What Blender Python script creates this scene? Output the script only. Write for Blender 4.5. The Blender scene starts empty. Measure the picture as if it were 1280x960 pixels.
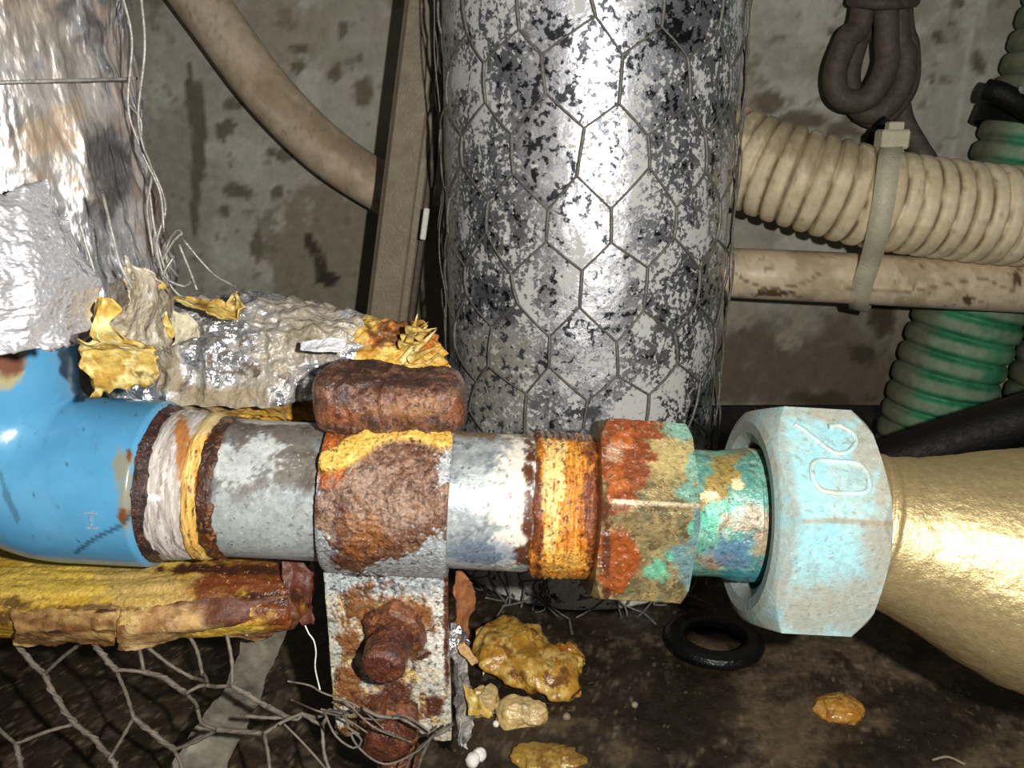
import bpy, math, random
import numpy as np
from mathutils import Vector, Matrix

# ------------------------------------------------------------------ camera, light, exposure
SC = bpy.context.scene
COL = SC.collection
MM = 0.001
CAM_Z = 152.0                      # camera height above the mud, mm
PITCH = math.radians(17.0)
FPX = 1000.0                       # focal length in pixels of the 1280 wide frame
CP, SP = math.cos(PITCH), math.sin(PITCH)

cam = bpy.data.cameras.new('camera')
cam.sensor_width = 36.0
cam.lens = 36.0 * FPX / 1280.0
cam.clip_start = 0.005
cam.clip_end = 20
cam_o = bpy.data.objects.new('camera', cam)
COL.objects.link(cam_o)
cam_o.location = (0, 0, CAM_Z * MM)
cam_o.rotation_euler = (math.radians(90) - PITCH, 0, 0)
SC.camera = cam_o

world = bpy.data.worlds.new('cellar_air')
SC.world = world
world.use_nodes = True
world.node_tree.nodes['Background'].inputs[0].default_value = (0.95, 0.97, 1.0, 1)
world.node_tree.nodes['Background'].inputs[1].default_value = 0.05

# the photographer's torch, just above and to the right of the lens
torch = bpy.data.lights.new('torch', 'POINT')
torch.energy = 2.2
torch.shadow_soft_size = 0.0022
torch.color = (1.0, 0.97, 0.92)
torch_o = bpy.data.objects.new('torch', torch)
COL.objects.link(torch_o)
torch_o.location = (0.028, -0.004, (CAM_Z + 8.5) * MM)

SC.view_settings.view_transform = 'Standard'
SC.view_settings.look = 'None'
SC.view_settings.gamma = 1.0
SC.view_settings.use_curve_mapping = False
SC.view_settings.exposure = 0.0

# ------------------------------------------------------------------ measuring
def P(px, py, Y):
    """point on the ray of a photo pixel at horizontal distance Y (mm)"""
    u = (px - 640) / FPX; v = (480 - py) / FPX
    t = Y / (CP + v * SP)
    return np.array([u * t, Y, CAM_Z + t * (-SP + v * CP)])

def F(px, py, h=0.0):
    """point on the floor (height h) seen at a photo pixel"""
    u = (px - 640) / FPX; v = (480 - py) / FPX
    t = (h - CAM_Z) / (-SP + v * CP)
    return np.array([u * t, t * (CP + v * SP), h])

def proj(V):
    d = V - np.array([0, 0, CAM_Z])
    depth = d[:, 1] * CP - d[:, 2] * SP
    up = d[:, 1] * SP + d[:, 2] * CP
    return 640 + FPX * d[:, 0] / depth, 480 - FPX * up / depth

def lin(c):
    c = np.asarray(c, float) / 255.0
    return np.where(c <= 0.04045, c / 12.92, ((c + 0.055) / 1.055) ** 2.4)

# ------------------------------------------------------------------ noise
def _hash(ix, iy, iz, seed):
    with np.errstate(over='ignore'):
        h = (ix.astype(np.int64) * 374761393 + iy.astype(np.int64) * 668265263 + iz.astype(np.int64) * 1274126177 + seed * 974634541)
        h = h & 0xffffffff
        h = ((h ^ (h >> 13)) * 1274126177) & 0xffffffff
        h = ((h ^ (h >> 16)) * 2246822519) & 0xffffffff
        h = h ^ (h >> 15)
    return (h & 0xffff) / 65535.0

def vnoise(p, seed=0):
    i = np.floor(p); f = p - i; f = f * f * (3 - 2 * f)
    ix, iy, iz = i[:, 0], i[:, 1], i[:, 2]
    r = 0
    for dx in (0, 1):
        wx = f[:, 0] if dx else 1 - f[:, 0]
        for dy in (0, 1):
            wy = f[:, 1] if dy else 1 - f[:, 1]
            for dz in (0, 1):
                wz = f[:, 2] if dz else 1 - f[:, 2]
                r = r + wx * wy * wz * _hash(ix + dx, iy + dy, iz + dz, seed)
    return r

def fbm(p, size, octv=4, seed=0, stretch=(1, 1, 1), gain=.55):
    q = np.asarray(p) / size / np.array(stretch) + 37.31
    a = 0; w = 1; s = 0
    for k in range(octv):
        a = a + w * vnoise(q, seed + k * 7); s += w
        q = q * 2.03 + 11.7; w *= gain
    return a / s

def ridged(p, size, octv=3, seed=0):
    q = np.asarray(p) / size + 21.7
    a = 0; w = 1; s = 0
    for k in range(octv):
        a = a + w * (1 - np.abs(2 * vnoise(q, seed + k * 5) - 1)); s += w
        q = q * 2.1 + 5.3; w *= 0.5
    return a / s

def sstep(a, b, x):
    t = np.clip((x - a) / (b - a + 1e-9), 0, 1)
    return t * t * (3 - 2 * t)

# ------------------------------------------------------------------ painting of patches of rust, dirt, tarnish
class Paint:
    def __init__(self, V, base, rough=0.5, metal=0.0):
        self.V = V; n = len(V)
        self.x, self.y = proj(V)
        self.c = np.tile(lin(base), (n, 1)); self.r = np.full(n, rough); self.m = np.full(n, metal); self.d = np.zeros(n)
        self.seed = 1
    def apply(self, w, c=None, r=None, m=None):
        if c is not None: self.c = self.c * (1 - w[:, None]) + lin(c)[None] * w[:, None]
        if r is not None: self.r = self.r * (1 - w) + r * w
        if m is not None: self.m = self.m * (1 - w) + m * w
        return w
    def noise(self, c=None, thr=0.5, soft=0.06, size=4, octv=4, r=None, m=None, seed=None, stretch=(1, 1, 1), amt=1.0):
        self.seed += 13
        w = sstep(thr - soft, thr + soft, .5 + 1.12 * (fbm(self.V, size, octv + 2, self.seed if seed is None else seed, stretch, .68) - .5)) * amt
        return self.apply(w, c, r, m)
    def blobs(self, bl, c=None, r=None, m=None, na=0.7, ns=3.0, soft=0.15, amt=1.0, octv=4):
        self.seed += 13
        n = (fbm(self.V, ns * 1.2, 6, self.seed, (1, 1, 1), .72) - 0.5) * 4.2 * na
        d = np.full(len(self.V), 9.0)
        for (bx, by, rx, ry) in bl:
            d = np.minimum(d, np.sqrt(((self.x - bx) / rx) ** 2 + ((self.y - by) / ry) ** 2))
        soft = soft * 1.1 + .04
        return self.apply(sstep(1 + soft, 1 - soft, d + n) * amt, c, r, m)
    def line(self, pts, wpx, c=None, r=None, m=None, na=0.5, ns=3.0, soft=0.2, amt=1.0):
        self.seed += 13
        n = (fbm(self.V, ns, 4, self.seed) - 0.5) * 2 * na
        d = np.full(len(self.V), 99.0)
        for (a, b) in zip(pts[:-1], pts[1:]):
            ax, ay = a; dx, dy = b[0] - ax, b[1] - ay
            t = np.clip(((self.x - ax) * dx + (self.y - ay) * dy) / (dx * dx + dy * dy), 0, 1)
            d = np.minimum(d, np.hypot(self.x - ax - t * dx, self.y - ay - t * dy) / wpx)
        return self.apply(sstep(1 + soft, 1 - soft, d + n) * amt, c, r, m)

# ------------------------------------------------------------------ materials
def _n(nt, t, **kw):
    n = nt.nodes.new(t)
    for k, v in kw.items(): setattr(n, k, v)
    return n

def material(name, rgb=None, rough=0.5, metal=0.0, var=0.25, vsize=3.0, bumps=((1.2, 0.3),), rvar=0.15,
             spec=0.5, coat=0.0, trans=0.0, alpha=1.0, stretch=None, sss=0.0, speck=None, tint2=None, dust=None):
    """rgb None: colour, roughness and metalness come from the painted attributes. sizes in mm"""
    m = bpy.data.materials.new(name); m.use_nodes = True
    nt = m.node_tree; nt.nodes.clear(); L = nt.links.new
    out = _n(nt, 'ShaderNodeOutputMaterial'); b = _n(nt, 'ShaderNodeBsdfPrincipled')
    L(b.outputs[0], out.inputs[0])
    tc = _n(nt, 'ShaderNodeTexCoord'); src = tc.outputs['Object']
    if stretch:
        mp = _n(nt, 'ShaderNodeMapping'); mp.inputs['Scale'].default_value = stretch
        L(src, mp.inputs[0]); src = mp.outputs[0]
    def noise(size, detail=5, dist=0.0):
        n = _n(nt, 'ShaderNodeTexNoise'); L(src, n.inputs['Vector'])
        n.inputs['Scale'].default_value = 1000.0 / size; n.inputs['Detail'].default_value = detail
        n.inputs['Roughness'].default_value = 0.62; n.inputs['Distortion'].default_value = dist
        return n.outputs['Fac']
    def mrange(x, a, bb, c, d):
        r = _n(nt, 'ShaderNodeMapRange'); L(x, r.inputs[0])
        for i, v in enumerate((a, bb, c, d)): r.inputs[i + 1].default_value = v
        return r.outputs[0]
    def mixc(f, a, bsock, mode='MIX'):
        x = _n(nt, 'ShaderNodeMix', data_type='RGBA', blend_type=mode)
        if isinstance(f, float): x.inputs[0].default_value = f
        else: L(f, x.inputs[0])
        for i, s in ((6, a), (7, bsock)):
            if isinstance(s, tuple): x.inputs[i].default_value = s
            else: L(s, x.inputs[i])
        return x.outputs[2]
    if rgb is None:
        at = _n(nt, 'ShaderNodeAttribute', attribute_name='Col'); c = at.outputs['Color']
        a2 = _n(nt, 'ShaderNodeAttribute', attribute_name='Surf')
        sp = _n(nt, 'ShaderNodeSeparateColor'); L(a2.outputs['Color'], sp.inputs[0])
        rs, ms = sp.outputs[0], sp.outputs[1]
    else:
        v = _n(nt, 'ShaderNodeRGB'); l = lin(rgb); v.outputs[0].default_value = (l[0], l[1], l[2], 1); c = v.outputs[0]
        vv = _n(nt, 'ShaderNodeValue'); vv.outputs[0].default_value = rough; rs = vv.outputs[0]; ms = None
        b.inputs['Metallic'].default_value = metal
    nv = noise(vsize)
    if tint2 is not None:
        l = lin(tint2)
        c = mixc(mrange(noise(vsize * 2.7), 0.48, 0.62, 0, 1), c, (l[0], l[1], l[2], 1))
    f = mrange(nv, 0.3, 0.7, 1 - var, 1 + var)
    cc = _n(nt, 'ShaderNodeCombineColor')
    for i in range(3): L(f, cc.inputs[i])
    c = mixc(1.0, c, cc.outputs[0], 'MULTIPLY')
    for size, thr, col, am in (speck or ()):
        l = lin(col)
        c = mixc(mrange(noise(size, 4, .3), thr, thr + 0.05, 0, am), c, (l[0], l[1], l[2], 1))
    if dust:
        size, dcol, kcol = dust
        def mask(nz, dens_sock, lo, hi, k0, k1):
            ad = _n(nt, 'ShaderNodeMath', operation='MULTIPLY_ADD'); L(dens_sock, ad.inputs[0]); ad.inputs[1].default_value = k0; ad.inputs[2].default_value = k1
            sm = _n(nt, 'ShaderNodeMath', operation='ADD'); L(nz, sm.inputs[0]); L(ad.outputs[0], sm.inputs[1])
            return mrange(sm.outputs[0], lo, hi, 0, 1)
        m1 = mask(noise(size, 6, .2), sp.outputs[2], .60, .65, .36, -.11)       # pale oxide dust
        m2 = mask(noise(size * 1.6, 6, .2), sp.outputs[2], .58, .64, -.24, .13)   # dark tarnish where there is little dust
        ld, lk = lin(dcol), lin(kcol)
        c = mixc(m2, c, (lk[0], lk[1], lk[2], 1)); c = mixc(m1, c, (ld[0], ld[1], ld[2], 1))
        inv = _n(nt, 'ShaderNodeMath', operation='SUBTRACT'); inv.inputs[0].default_value = 1; L(m1, inv.inputs[1])
        mu = _n(nt, 'ShaderNodeMath', operation='MULTIPLY'); L(inv.outputs[0], mu.inputs[0]); L(ms, mu.inputs[1]); ms = mu.outputs[0]
        ar = _n(nt, 'ShaderNodeMath', operation='MULTIPLY_ADD'); L(m1, ar.inputs[0]); ar.inputs[1].default_value = .3; L(rs, ar.inputs[2]); rs = ar.outputs[0]
    L(c, b.inputs['Base Color'])
    ra = _n(nt, 'ShaderNodeMath', operation='ADD', use_clamp=True); L(rs, ra.inputs[0])
    L(mrange(noise(vsize * 0.7), 0.3, 0.7, -rvar, rvar), ra.inputs[1]); L(ra.outputs[0], b.inputs['Roughness'])
    if ms is not None: L(ms, b.inputs['Metallic'])
    prev = None
    for size, st in bumps:
        bp = _n(nt, 'ShaderNodeBump'); bp.inputs['Strength'].default_value = 1.0
        bp.inputs['Distance'].default_value = st * MM
        L(noise(size, 4), bp.inputs['Height'])
        if prev: L(prev, bp.inputs['Normal'])
        prev = bp.outputs[0]
    if prev:
        L(prev, b.inputs['Normal']); L(prev, b.inputs['Coat Normal'])
    b.inputs['Specular IOR Level'].default_value = spec
    b.inputs['Coat Weight'].default_value = coat; b.inputs['Coat Roughness'].default_value = 0.16
    b.inputs['Transmission Weight'].default_value = trans
    b.inputs['Alpha'].default_value = alpha
    if sss:
        b.inputs['Subsurface Weight'].default_value = sss
        b.inputs['Subsurface Radius'].default_value = (0.002, 0.0015, 0.0006)
        b.inputs['Subsurface Scale'].default_value = 1.0
    return m

M = {}
M['wall'] = material('stained_concrete', bumps=((9, .5), (1.6, .12)), var=.16, vsize=5, spec=.2)
M['floor'] = material('wet_mud', bumps=((6, .7), (1.0, .16)), var=.45, vsize=3, spec=.4, speck=((2.2, .64, (112, 98, 76), .6),))
M['void'] = material('dark_soil', (24, 20, 17), .95, spec=.1)
M['blue'] = material('blue_plastic_coating', bumps=((14, .25), (2.0, .02)), var=.07, vsize=7, rvar=.05, spec=.5)
M['galv'] = material('galvanised_steel', bumps=((1.5, .10), (.5, .04)), var=.22, vsize=1.1, speck=((1.0, .61, (84, 80, 76), .6), (.8, .63, (206, 208, 204), .5)))
M['rust'] = material('wet_rusted_steel', bumps=((1.6, .4), (.7, .30), (.3, .10)), var=.45, vsize=.7, rvar=.2, coat=.4, speck=((1.1, .57, (44, 26, 18), .75), (.8, .63, (176, 138, 104), .6)))
M['tape'] = material('sealing_tape', bumps=((.9, .16),), var=.22, vsize=1.6, stretch=(3, 1, .35))
M['bush'] = material('corroded_brass', bumps=((1.8, .3), (.8, .14), (.4, .06)), var=.32, vsize=1.0, rvar=.18, coat=.6, speck=((1.2, .58, (70, 56, 34), .6), (.8, .64, (176, 190, 160), .6)))
M['nut'] = material('verdigris_bronze', bumps=((1.5, .15), (.5, .09)), var=.16, vsize=1.2, rvar=.1, speck=((1.3, .60, (128, 118, 100), .5), (.7, .66, (206, 214, 208), .5)))
M['gold'] = material('sand_cast_brass', (204, 182, 132), .40, .75, var=.14, vsize=1.4, bumps=((1.0, .17), (.4, .06)), rvar=.08)
M['foil'] = material('dusty_aluminium_foil', bumps=((6, .26), (1.0, .035)), var=.25, vsize=.6, rvar=.08, dust=(1.5, (200, 199, 195), (70, 72, 76)))
M['crumple'] = material('crumpled_foil', bumps=((9, 2.6), (3.2, .75), (.9, .05)), var=.15, vsize=1.2, rvar=.1)
M['sleeve'] = material('slack_foil', bumps=((14, 3.4), (5, .7), (1.0, .03)), var=.15, vsize=1.5, rvar=.08, stretch=(1, 1, .45))
M['flap'] = material('folded_foil', bumps=((10, 3.2), (4, .6)), var=.1, vsize=1.5, rvar=.06, stretch=(.45, 1, 1.3))
M['wool'] = material('glass_wool', bumps=((1.6, .4), (.5, .14)), var=.3, vsize=.9, rvar=.15, spec=.4, coat=.3, speck=((1.2, .60, (110, 74, 30), .5), (.9, .62, (232, 204, 132), .5)))
M['wire'] = material('galvanised_wire', (150, 147, 140), .5, .45, var=.35, vsize=2)
M['wire_dark'] = material('dull_netting_wire', (112, 109, 102), .5, .3, var=.35, vsize=2)
M['net_old'] = material('dirty_netting_wire', (112, 104, 92), .65, .15, var=.35, vsize=2, bumps=((.7, .15),))
M['beige'] = material('beige_plastic', bumps=((2, .05),), var=.16, vsize=4, spec=.4, rvar=.1)
M['trunk'] = material('grey_trunking', (138, 126, 104), .5, var=.18, vsize=6)
M['cable'] = material('dusty_black_cable', (92, 82, 72), .62, var=.3, vsize=3, spec=.4)
M['green'] = material('green_corrugated_plastic', bumps=((2, .08),), var=.22, vsize=4, spec=.35)
M['black'] = material('black_rubber', (12, 12, 13), .3, var=.3, vsize=3, spec=.45)
M['matte_black'] = material('matte_black_plastic', (13, 12, 12), .6, var=.3, vsize=3, spec=.3)
M['tie'] = material('nylon_tie', (206, 200, 172), .45, var=.08, vsize=3, sss=.2)
M['white_bit'] = material('white_foam', (242, 238, 228), .6, var=.1)
M['film'] = material('grey_plastic_film', (150, 144, 128), .38, var=.5, vsize=5, alpha=.5, bumps=((4, .4),))
M['paper'] = material('torn_kraft_liner', bumps=((2.4, .3), (.6, .08)), var=.28, vsize=1.5)
M['wet_wool'] = material('sodden_glass_wool', bumps=((2.6, .5), (.8, .10)), var=.22, vsize=1.6, rvar=.1, spec=.5, coat=.7, sss=.35)
M['print'] = material('pale_print', (138, 160, 176), .6, var=.3, vsize=1)

# ------------------------------------------------------------------ building
ORG = {}
def thing(name, label, cat, loc, group=None, kind=None):
    o = bpy.data.objects.new(name, None); COL.objects.link(o)
    o.location = Vector([float(x) * MM for x in loc]); o.empty_display_size = 0.005
    ORG[o.name] = np.array(loc, float)
    tag(o, label, cat, group, kind)
    return o

def tag(o, label=None, cat=None, group=None, kind=None):
    if label: o['label'] = label
    if cat: o['category'] = cat
    if group: o['group'] = group
    if kind: o['kind'] = kind
    return o

def mk(name, V, Fc, mat, parent=None, paint=None, smooth=True, sharp=None):
    V = np.asarray(V, float)
    if parent is not None:
        org = ORG[parent.name]
    else:
        lo, hi = V.min(0), V.max(0); org = np.array([(lo[0] + hi[0]) / 2, (lo[1] + hi[1]) / 2, lo[2]])
    me = bpy.data.meshes.new(name)
    co = ((V - org) * MM).astype(np.float32)
    if isinstance(Fc, np.ndarray):
        n = len(Fc); k = Fc.shape[1]
        me.vertices.add(len(V)); me.vertices.foreach_set('co', co.ravel())
        me.loops.add(n * k); me.loops.foreach_set('vertex_index', Fc.astype(np.int32).ravel())
        me.polygons.add(n); me.polygons.foreach_set('loop_start', np.arange(0, n * k, k, dtype=np.int32))
        me.update(calc_edges=True); me.validate()
    else:
        me.from_pydata(co.tolist(), [], Fc); me.update()
    if smooth: me.polygons.foreach_set('use_smooth', np.ones(len(me.polygons), bool))
    if paint is not None:
        n = len(V)
        a = me.attributes.new('Col', 'FLOAT_COLOR', 'POINT')
        a.data.foreach_set('color', np.hstack([np.clip(paint.c, 0, 1), np.ones((n, 1))]).astype(np.float32).ravel())
        a = me.attributes.new('Surf', 'FLOAT_COLOR', 'POINT')
        a.data.foreach_set('color', np.stack([paint.r, paint.m, paint.d, np.ones(n)], 1).astype(np.float32).ravel())
    me.materials.append(mat)
    o = bpy.data.objects.new(name, me); COL.objects.link(o)
    if parent is not None:
        o.parent = parent; ORG[o.name] = org
    else:
        o.location = Vector((org * MM).tolist()); ORG[o.name] = org
    if sharp:
        me.set_sharp_from_angle(angle=math.radians(sharp))
    return o

def gridF(n, m, cu=False, cv=False):
    i = np.arange(n if cu else n - 1); j = np.arange(m if cv else m - 1)
    I, J = np.meshgrid(i, j, indexing='ij'); I2 = (I + 1) % n; J2 = (J + 1) % m
    return np.stack([I * m + J, I2 * m + J, I2 * m + J2, I * m + J2], -1).reshape(-1, 4)

def resample(prof, ds):
    out = [prof[0]]
    for a, b in zip(prof[:-1], prof[1:]):
        d = math.dist(a, b); k = max(1, int(math.ceil(d / ds)))
        for q in range(1, k + 1):
            t = q / k; out.append((a[0] + (b[0] - a[0]) * t, a[1] + (b[1] - a[1]) * t))
    return np.array(out)

def frame(axis, ref):
    ex = axis / np.linalg.norm(axis)
    d0 = ref - ex * ref.dot(ex); d0 /= np.linalg.norm(d0)
    d1 = np.cross(d0, ex)
    if d1[2] < 0: d1 = -d1
    return ex, d0, d1

def lathe(prof, nphi, O, fr, ds=0.5, rfun=None, phi0=0, phi1=2 * math.pi):
    """surface of revolution round O + s*ex; phi = 0 looks along d0, phi = 90 deg along d1; returns V, N, faces, s, phi"""
    ex, d0, d1 = fr
    pr = resample(prof, ds)
    full = abs(phi1 - phi0 - 2 * math.pi) < 1e-6
    ph = np.linspace(phi0, phi1, nphi, endpoint=not full)
    S, PH = np.meshgrid(pr[:, 0], ph, indexing='ij'); R = np.repeat(pr[:, 1][:, None], nphi, 1)
    if rfun is not None: R = rfun(S, PH, R)
    rad = np.cos(PH)[..., None] * d0 + np.sin(PH)[..., None] * d1
    V = (O + S[..., None] * ex + R[..., None] * rad).reshape(-1, 3)
    return V, rad.reshape(-1, 3), gridF(len(pr), nphi, False, full), S.ravel(), PH.ravel()

def smooth_path(pts, step=1.0, closed=False):
    pts = [np.asarray(p, float) for p in pts]; n = len(pts); out = []
    segs = n if closed else n - 1
    for i in range(segs):
        p1, p2 = pts[i], pts[(i + 1) % n]
        p0 = pts[i - 1] if (i > 0 or closed) else 2 * p1 - p2
        p3 = pts[(i + 2) % n] if (i + 2 < n or closed) else 2 * p2 - p1
        k = max(2, int(np.linalg.norm(p2 - p1) / step))
        for q in range(k):
            t = q / k
            out.append(0.5 * ((2 * p1) + (-p0 + p2) * t + (2 * p0 - 5 * p1 + 4 * p2 - p3) * t * t + (-p0 + 3 * p1 - 3 * p2 + p3) * t ** 3))
    if not closed: out.append(pts[-1])
    return np.array(out)

def tube(path, rad, nseg=8, closed=False, caps=True, squash=None):
    """path (n,3) mm; rad scalar or array or function(arc length array); returns V, N, faces"""
    path = np.asarray(path, float); n = len(path)
    T = np.gradient(path, axis=0) if not closed else (np.roll(path, -1, 0) - np.roll(path, 1, 0))
    T /= np.linalg.norm(T, axis=1)[:, None] + 1e-12
    u = np.array([0, 0, 1.0]) if abs(T[0][2]) < 0.9 else np.array([1.0, 0, 0])
    u = u - T[0] * u.dot(T[0]); u /= np.linalg.norm(u)
    U = []
    for t in T:
        u = u - t * u.dot(t); u = u / (np.linalg.norm(u) + 1e-12); U.append(u)
    U = np.array(U); W = np.cross(T, U)
    seg = np.linalg.norm(np.diff(path, axis=0), axis=1); arc = np.concatenate([[0], np.cumsum(seg)])
    R = rad(arc) if callable(rad) else np.broadcast_to(np.asarray(rad, float), (n,))
    a = np.linspace(0, 2 * math.pi, nseg, endpoint=False)
    ca, sa = np.cos(a), np.sin(a)
    if squash: ca = ca * squash[0]; sa = sa * squash[1]
    N = ca[None, :, None] * U[:, None] + sa[None, :, None] * W[:, None]
    V = (path[:, None] + R[:, None, None] * N).reshape(-1, 3)
    Fc = gridF(n, nseg, closed, True)
    if caps and not closed:
        V = np.vstack([V, path[0], path[-1]]); c0, c1 = len(V) - 2, len(V) - 1
        N = np.vstack([N.reshape(-1, 3), -T[0], T[-1]])
        j = np.arange(nseg); j2 = (j + 1) % nseg
        k0 = np.stack([j2, j, np.full(nseg, c0), np.full(nseg, c0)], 1)
        k1 = np.stack([(n - 1) * nseg + j, (n - 1) * nseg + j2, np.full(nseg, c1), np.full(nseg, c1)], 1)
        tri = [tuple(x[:3]) for x in np.vstack([k0, k1]).tolist()]
        Fc = [tuple(x) for x in Fc.tolist()] + tri
        return V, N, Fc
    return V, N.reshape(-1, 3), Fc

class Join:
    """collects several tubes of one wire net into one mesh"""
    def __init__(self): self.V = []; self.F = []; self.n = 0
    def add(self, V, Fc):
        fl = Fc.tolist() if isinstance(Fc, np.ndarray) else Fc
        self.V.append(V); self.F += [tuple(i + self.n for i in f) for f in fl]; self.n += len(V)
    def build(self, name, mat, parent=None): return mk(name, np.vstack(self.V), self.F, mat, parent)

def box(c, ax, ay, az, bev=0.0):
    """8-vertex or chamfered box from centre and half axis vectors"""
    c, ax, ay, az = [np.asarray(q, float) for q in (c, ax, ay, az)]
    if bev <= 0:
        V = [c + i * ax + j * ay + k * az for i in (-1, 1) for j in (-1, 1) for k in (-1, 1)]
        return np.array(V), [(0, 1, 3, 2), (4, 6, 7, 5), (0, 4, 5, 1), (2, 3, 7, 6), (0, 2, 6, 4), (1, 5, 7, 3)]
    la, lb = np.linalg.norm(ax), np.linalg.norm(ay)
    fa, fb = 1 - bev / la, 1 - bev / lb; fc = 1 - bev / np.linalg.norm(az)
    ring = [(-fa, -1), (fa, -1), (1, -fb), (1, fb), (fa, 1), (-fa, 1), (-1, fb), (-1, -fb)]
    ins = [(np.clip(i, -fa, fa), np.clip(j, -fb, fb)) for i, j in ring]
    V = []
    for k, rr in ((-1, ins), (-fc, ring), (fc, ring), (1, ins)):
        V += [c + i * ax + j * ay + k * az for i, j in rr]
    Fc = []
    for q in range(3):
        for j in range(8):
            Fc.append((q * 8 + j, q * 8 + (j + 1) % 8, q * 8 + 8 + (j + 1) % 8, q * 8 + 8 + j))
    Fc.append(tuple(range(7, -1, -1))); Fc.append(tuple(range(24, 32)))
    return np.array(V), Fc

def lump(c, r, n=40, amp=0.35, size=6, seed=0, axes=None):
    th = np.linspace(0.02, math.pi - 0.02, n); ph = np.linspace(0, 2 * math.pi, int(n * 1.5), endpoint=False)
    T, Q = np.meshgrid(th, ph, indexing='ij')
    D = np.stack([np.sin(T) * np.cos(Q), np.sin(T) * np.sin(Q), np.cos(T)], -1).reshape(-1, 3)
    base = D * np.array(r)
    k = 1 + amp * 2 * (fbm(base + np.array(c), size, 4, seed) - 0.5) + amp * 0.5 * (ridged(base + np.array(c), size * .5, 2, seed) - .6)
    V = base * k[:, None]
    if axes is not None: V = V @ np.array(axes)
    return V + np.array(c), gridF(n, len(ph), False, True)

rnd = random.Random(5)
d2r = math.radians
X3 = np.array([1.0, 0, 0]); Y3 = np.array([0, 1.0, 0]); Z3 = np.array([0, 0, 1.0])
PI2 = 2 * math.pi

# ================================================================== SETTING
# --- back wall: a concrete slab that stops a little above the mud
WY = 400.0
WB = P(900, 506, WY)[2]
xs = np.linspace(-420, 420, 400); zs = np.linspace(WB, 420, 210)
XX, ZZ = np.meshgrid(xs, zs, indexing='ij')
V = np.stack([XX, np.full_like(XX, WY), ZZ], -1).reshape(-1, 3)
V[:, 1] -= 3.0 * (fbm(V, 90, 3, 3) - .5) + 0.8 * (fbm(V, 14, 3, 9) - .5)
p = Paint(V, (186, 182, 168), .85)
p.noise((170, 163, 146), .5, .12, 60)
p.noise((200, 197, 184), .56, .07, 26)
p.blobs([(420, 330, 75, 110), (470, 250, 40, 60), (300, 470, 160, 60), (520, 330, 60, 90)], (150, 142, 122), na=.55, ns=26, soft=.04)
p.blobs([(247, 165, 10, 58), (238, 120, 5, 40), (244, 250, 6, 50)], (118, 110, 94), na=.35, ns=9, soft=.1)
p.blobs([(293, 132, 14, 8), (275, 165, 9, 10), (300, 240, 22, 12), (322, 305, 9, 22), (280, 262, 8, 8), (338, 190, 7, 6), (355, 195, 9, 8), (286, 155, 6, 5),
         (455, 116, 13, 20), (418, 90, 9, 12), (375, 85, 10, 10), (428, 35, 5, 12), (372, 60, 12, 6), (450, 70, 5, 6), (345, 240, 8, 6)], (124, 116, 98), na=.6, ns=7, soft=.15)
p.line([(386, 300), (398, 318), (405, 345), (414, 352)], 7, (78, 70, 58), na=.7, ns=5)
p.blobs([(408, 348, 12, 10)], (70, 62, 52), na=.6, ns=5)
p.blobs([(1000, 450, 130, 58), (920, 480, 80, 40), (1080, 470, 80, 70)], (116, 104, 86), na=.5, ns=22, soft=.35)
p.blobs([(1105, 400, 16, 30), (1080, 440, 14, 12), (1040, 500, 50, 10)], (84, 74, 60), na=.6, ns=8, soft=.3)
p.blobs([(985, 425, 16, 14), (935, 395, 30, 16), (1000, 400, 8, 16)], (166, 158, 140), na=.7, ns=9, soft=.2)
p.blobs([(1005, 150, 38, 12), (960, 130, 20, 14), (1050, 165, 20, 14)], (120, 110, 92), na=.8, ns=8, soft=.3)
p.blobs([(1172, 46, 6, 8), (1190, 28, 5, 5), (1225, 80, 8, 12), (1162, 100, 5, 5), (1200, 5, 4, 8), (1040, 40, 5, 5)], (112, 104, 90), na=.7, ns=5, soft=.3)
p.line([(1148, 0), (1142, 60)], 2.2, (206, 202, 190), na=.3); p.line([(1217, 20), (1200, 130), (1190, 200)], 1.6, (204, 200, 188), na=.3)
p.line([(1162, 150), (1158, 80)], 1.3, (200, 196, 186), na=.4)
p.noise((128, 120, 104), .66, .03, 9, amt=.7)
wall = mk('wall_back', V, gridF(400, 210), M['wall'], None, p)
tag(wall, 'stained pale concrete wall behind the pipes', None, None, 'structure')
Vb, Fb = box((0, WY + 22, (WB + 420) / 2), X3 * 420, Y3 * 17, Z3 * ((420 - WB) / 2))
mk('wall_core', Vb, Fb, M['void'], wall, smooth=False)

# --- floor of wet black mud
xs = np.concatenate([np.linspace(-420, -204, 40), np.linspace(-200, 200, 480), np.linspace(204, 420, 40)]); ys = np.concatenate([np.linspace(60, 330, 180), np.linspace(334, 900, 60)])
XX, YY = np.meshgrid(xs, ys, indexing='ij')
V = np.stack([XX, YY, np.zeros_like(XX)], -1).reshape(-1, 3)
hN = fbm(V, 30, 4, 21) - .5
V[:, 2] = 3.0 * hN + 1.0 * (fbm(V, 6, 3, 4) - .5)
p = Paint(V, (42, 33, 24), .40)
p.noise((56, 45, 33), .52, .1, 18, r=.6)
p.blobs([(985, 815, 70, 30), (1080, 800, 50, 26), (930, 885, 40, 40), (1000, 915, 60, 40), (895, 800, 34, 20), (1200, 830, 60, 20)], (100, 84, 62), r=.8, na=.95, ns=6, soft=.3, amt=.65)
p.blobs([(775, 950, 24, 18), (1210, 945, 80, 24), (1130, 900, 50, 12), (700, 905, 30, 12), (1150, 840, 60, 14)], (106, 90, 66), r=.8, na=1.0, ns=5, soft=.3, amt=.6)
p.noise((96, 84, 66), .60, .05, 5, amt=.6, r=.8); p.noise((120, 106, 84), .68, .03, 1.8, amt=.7, r=.8)
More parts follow.
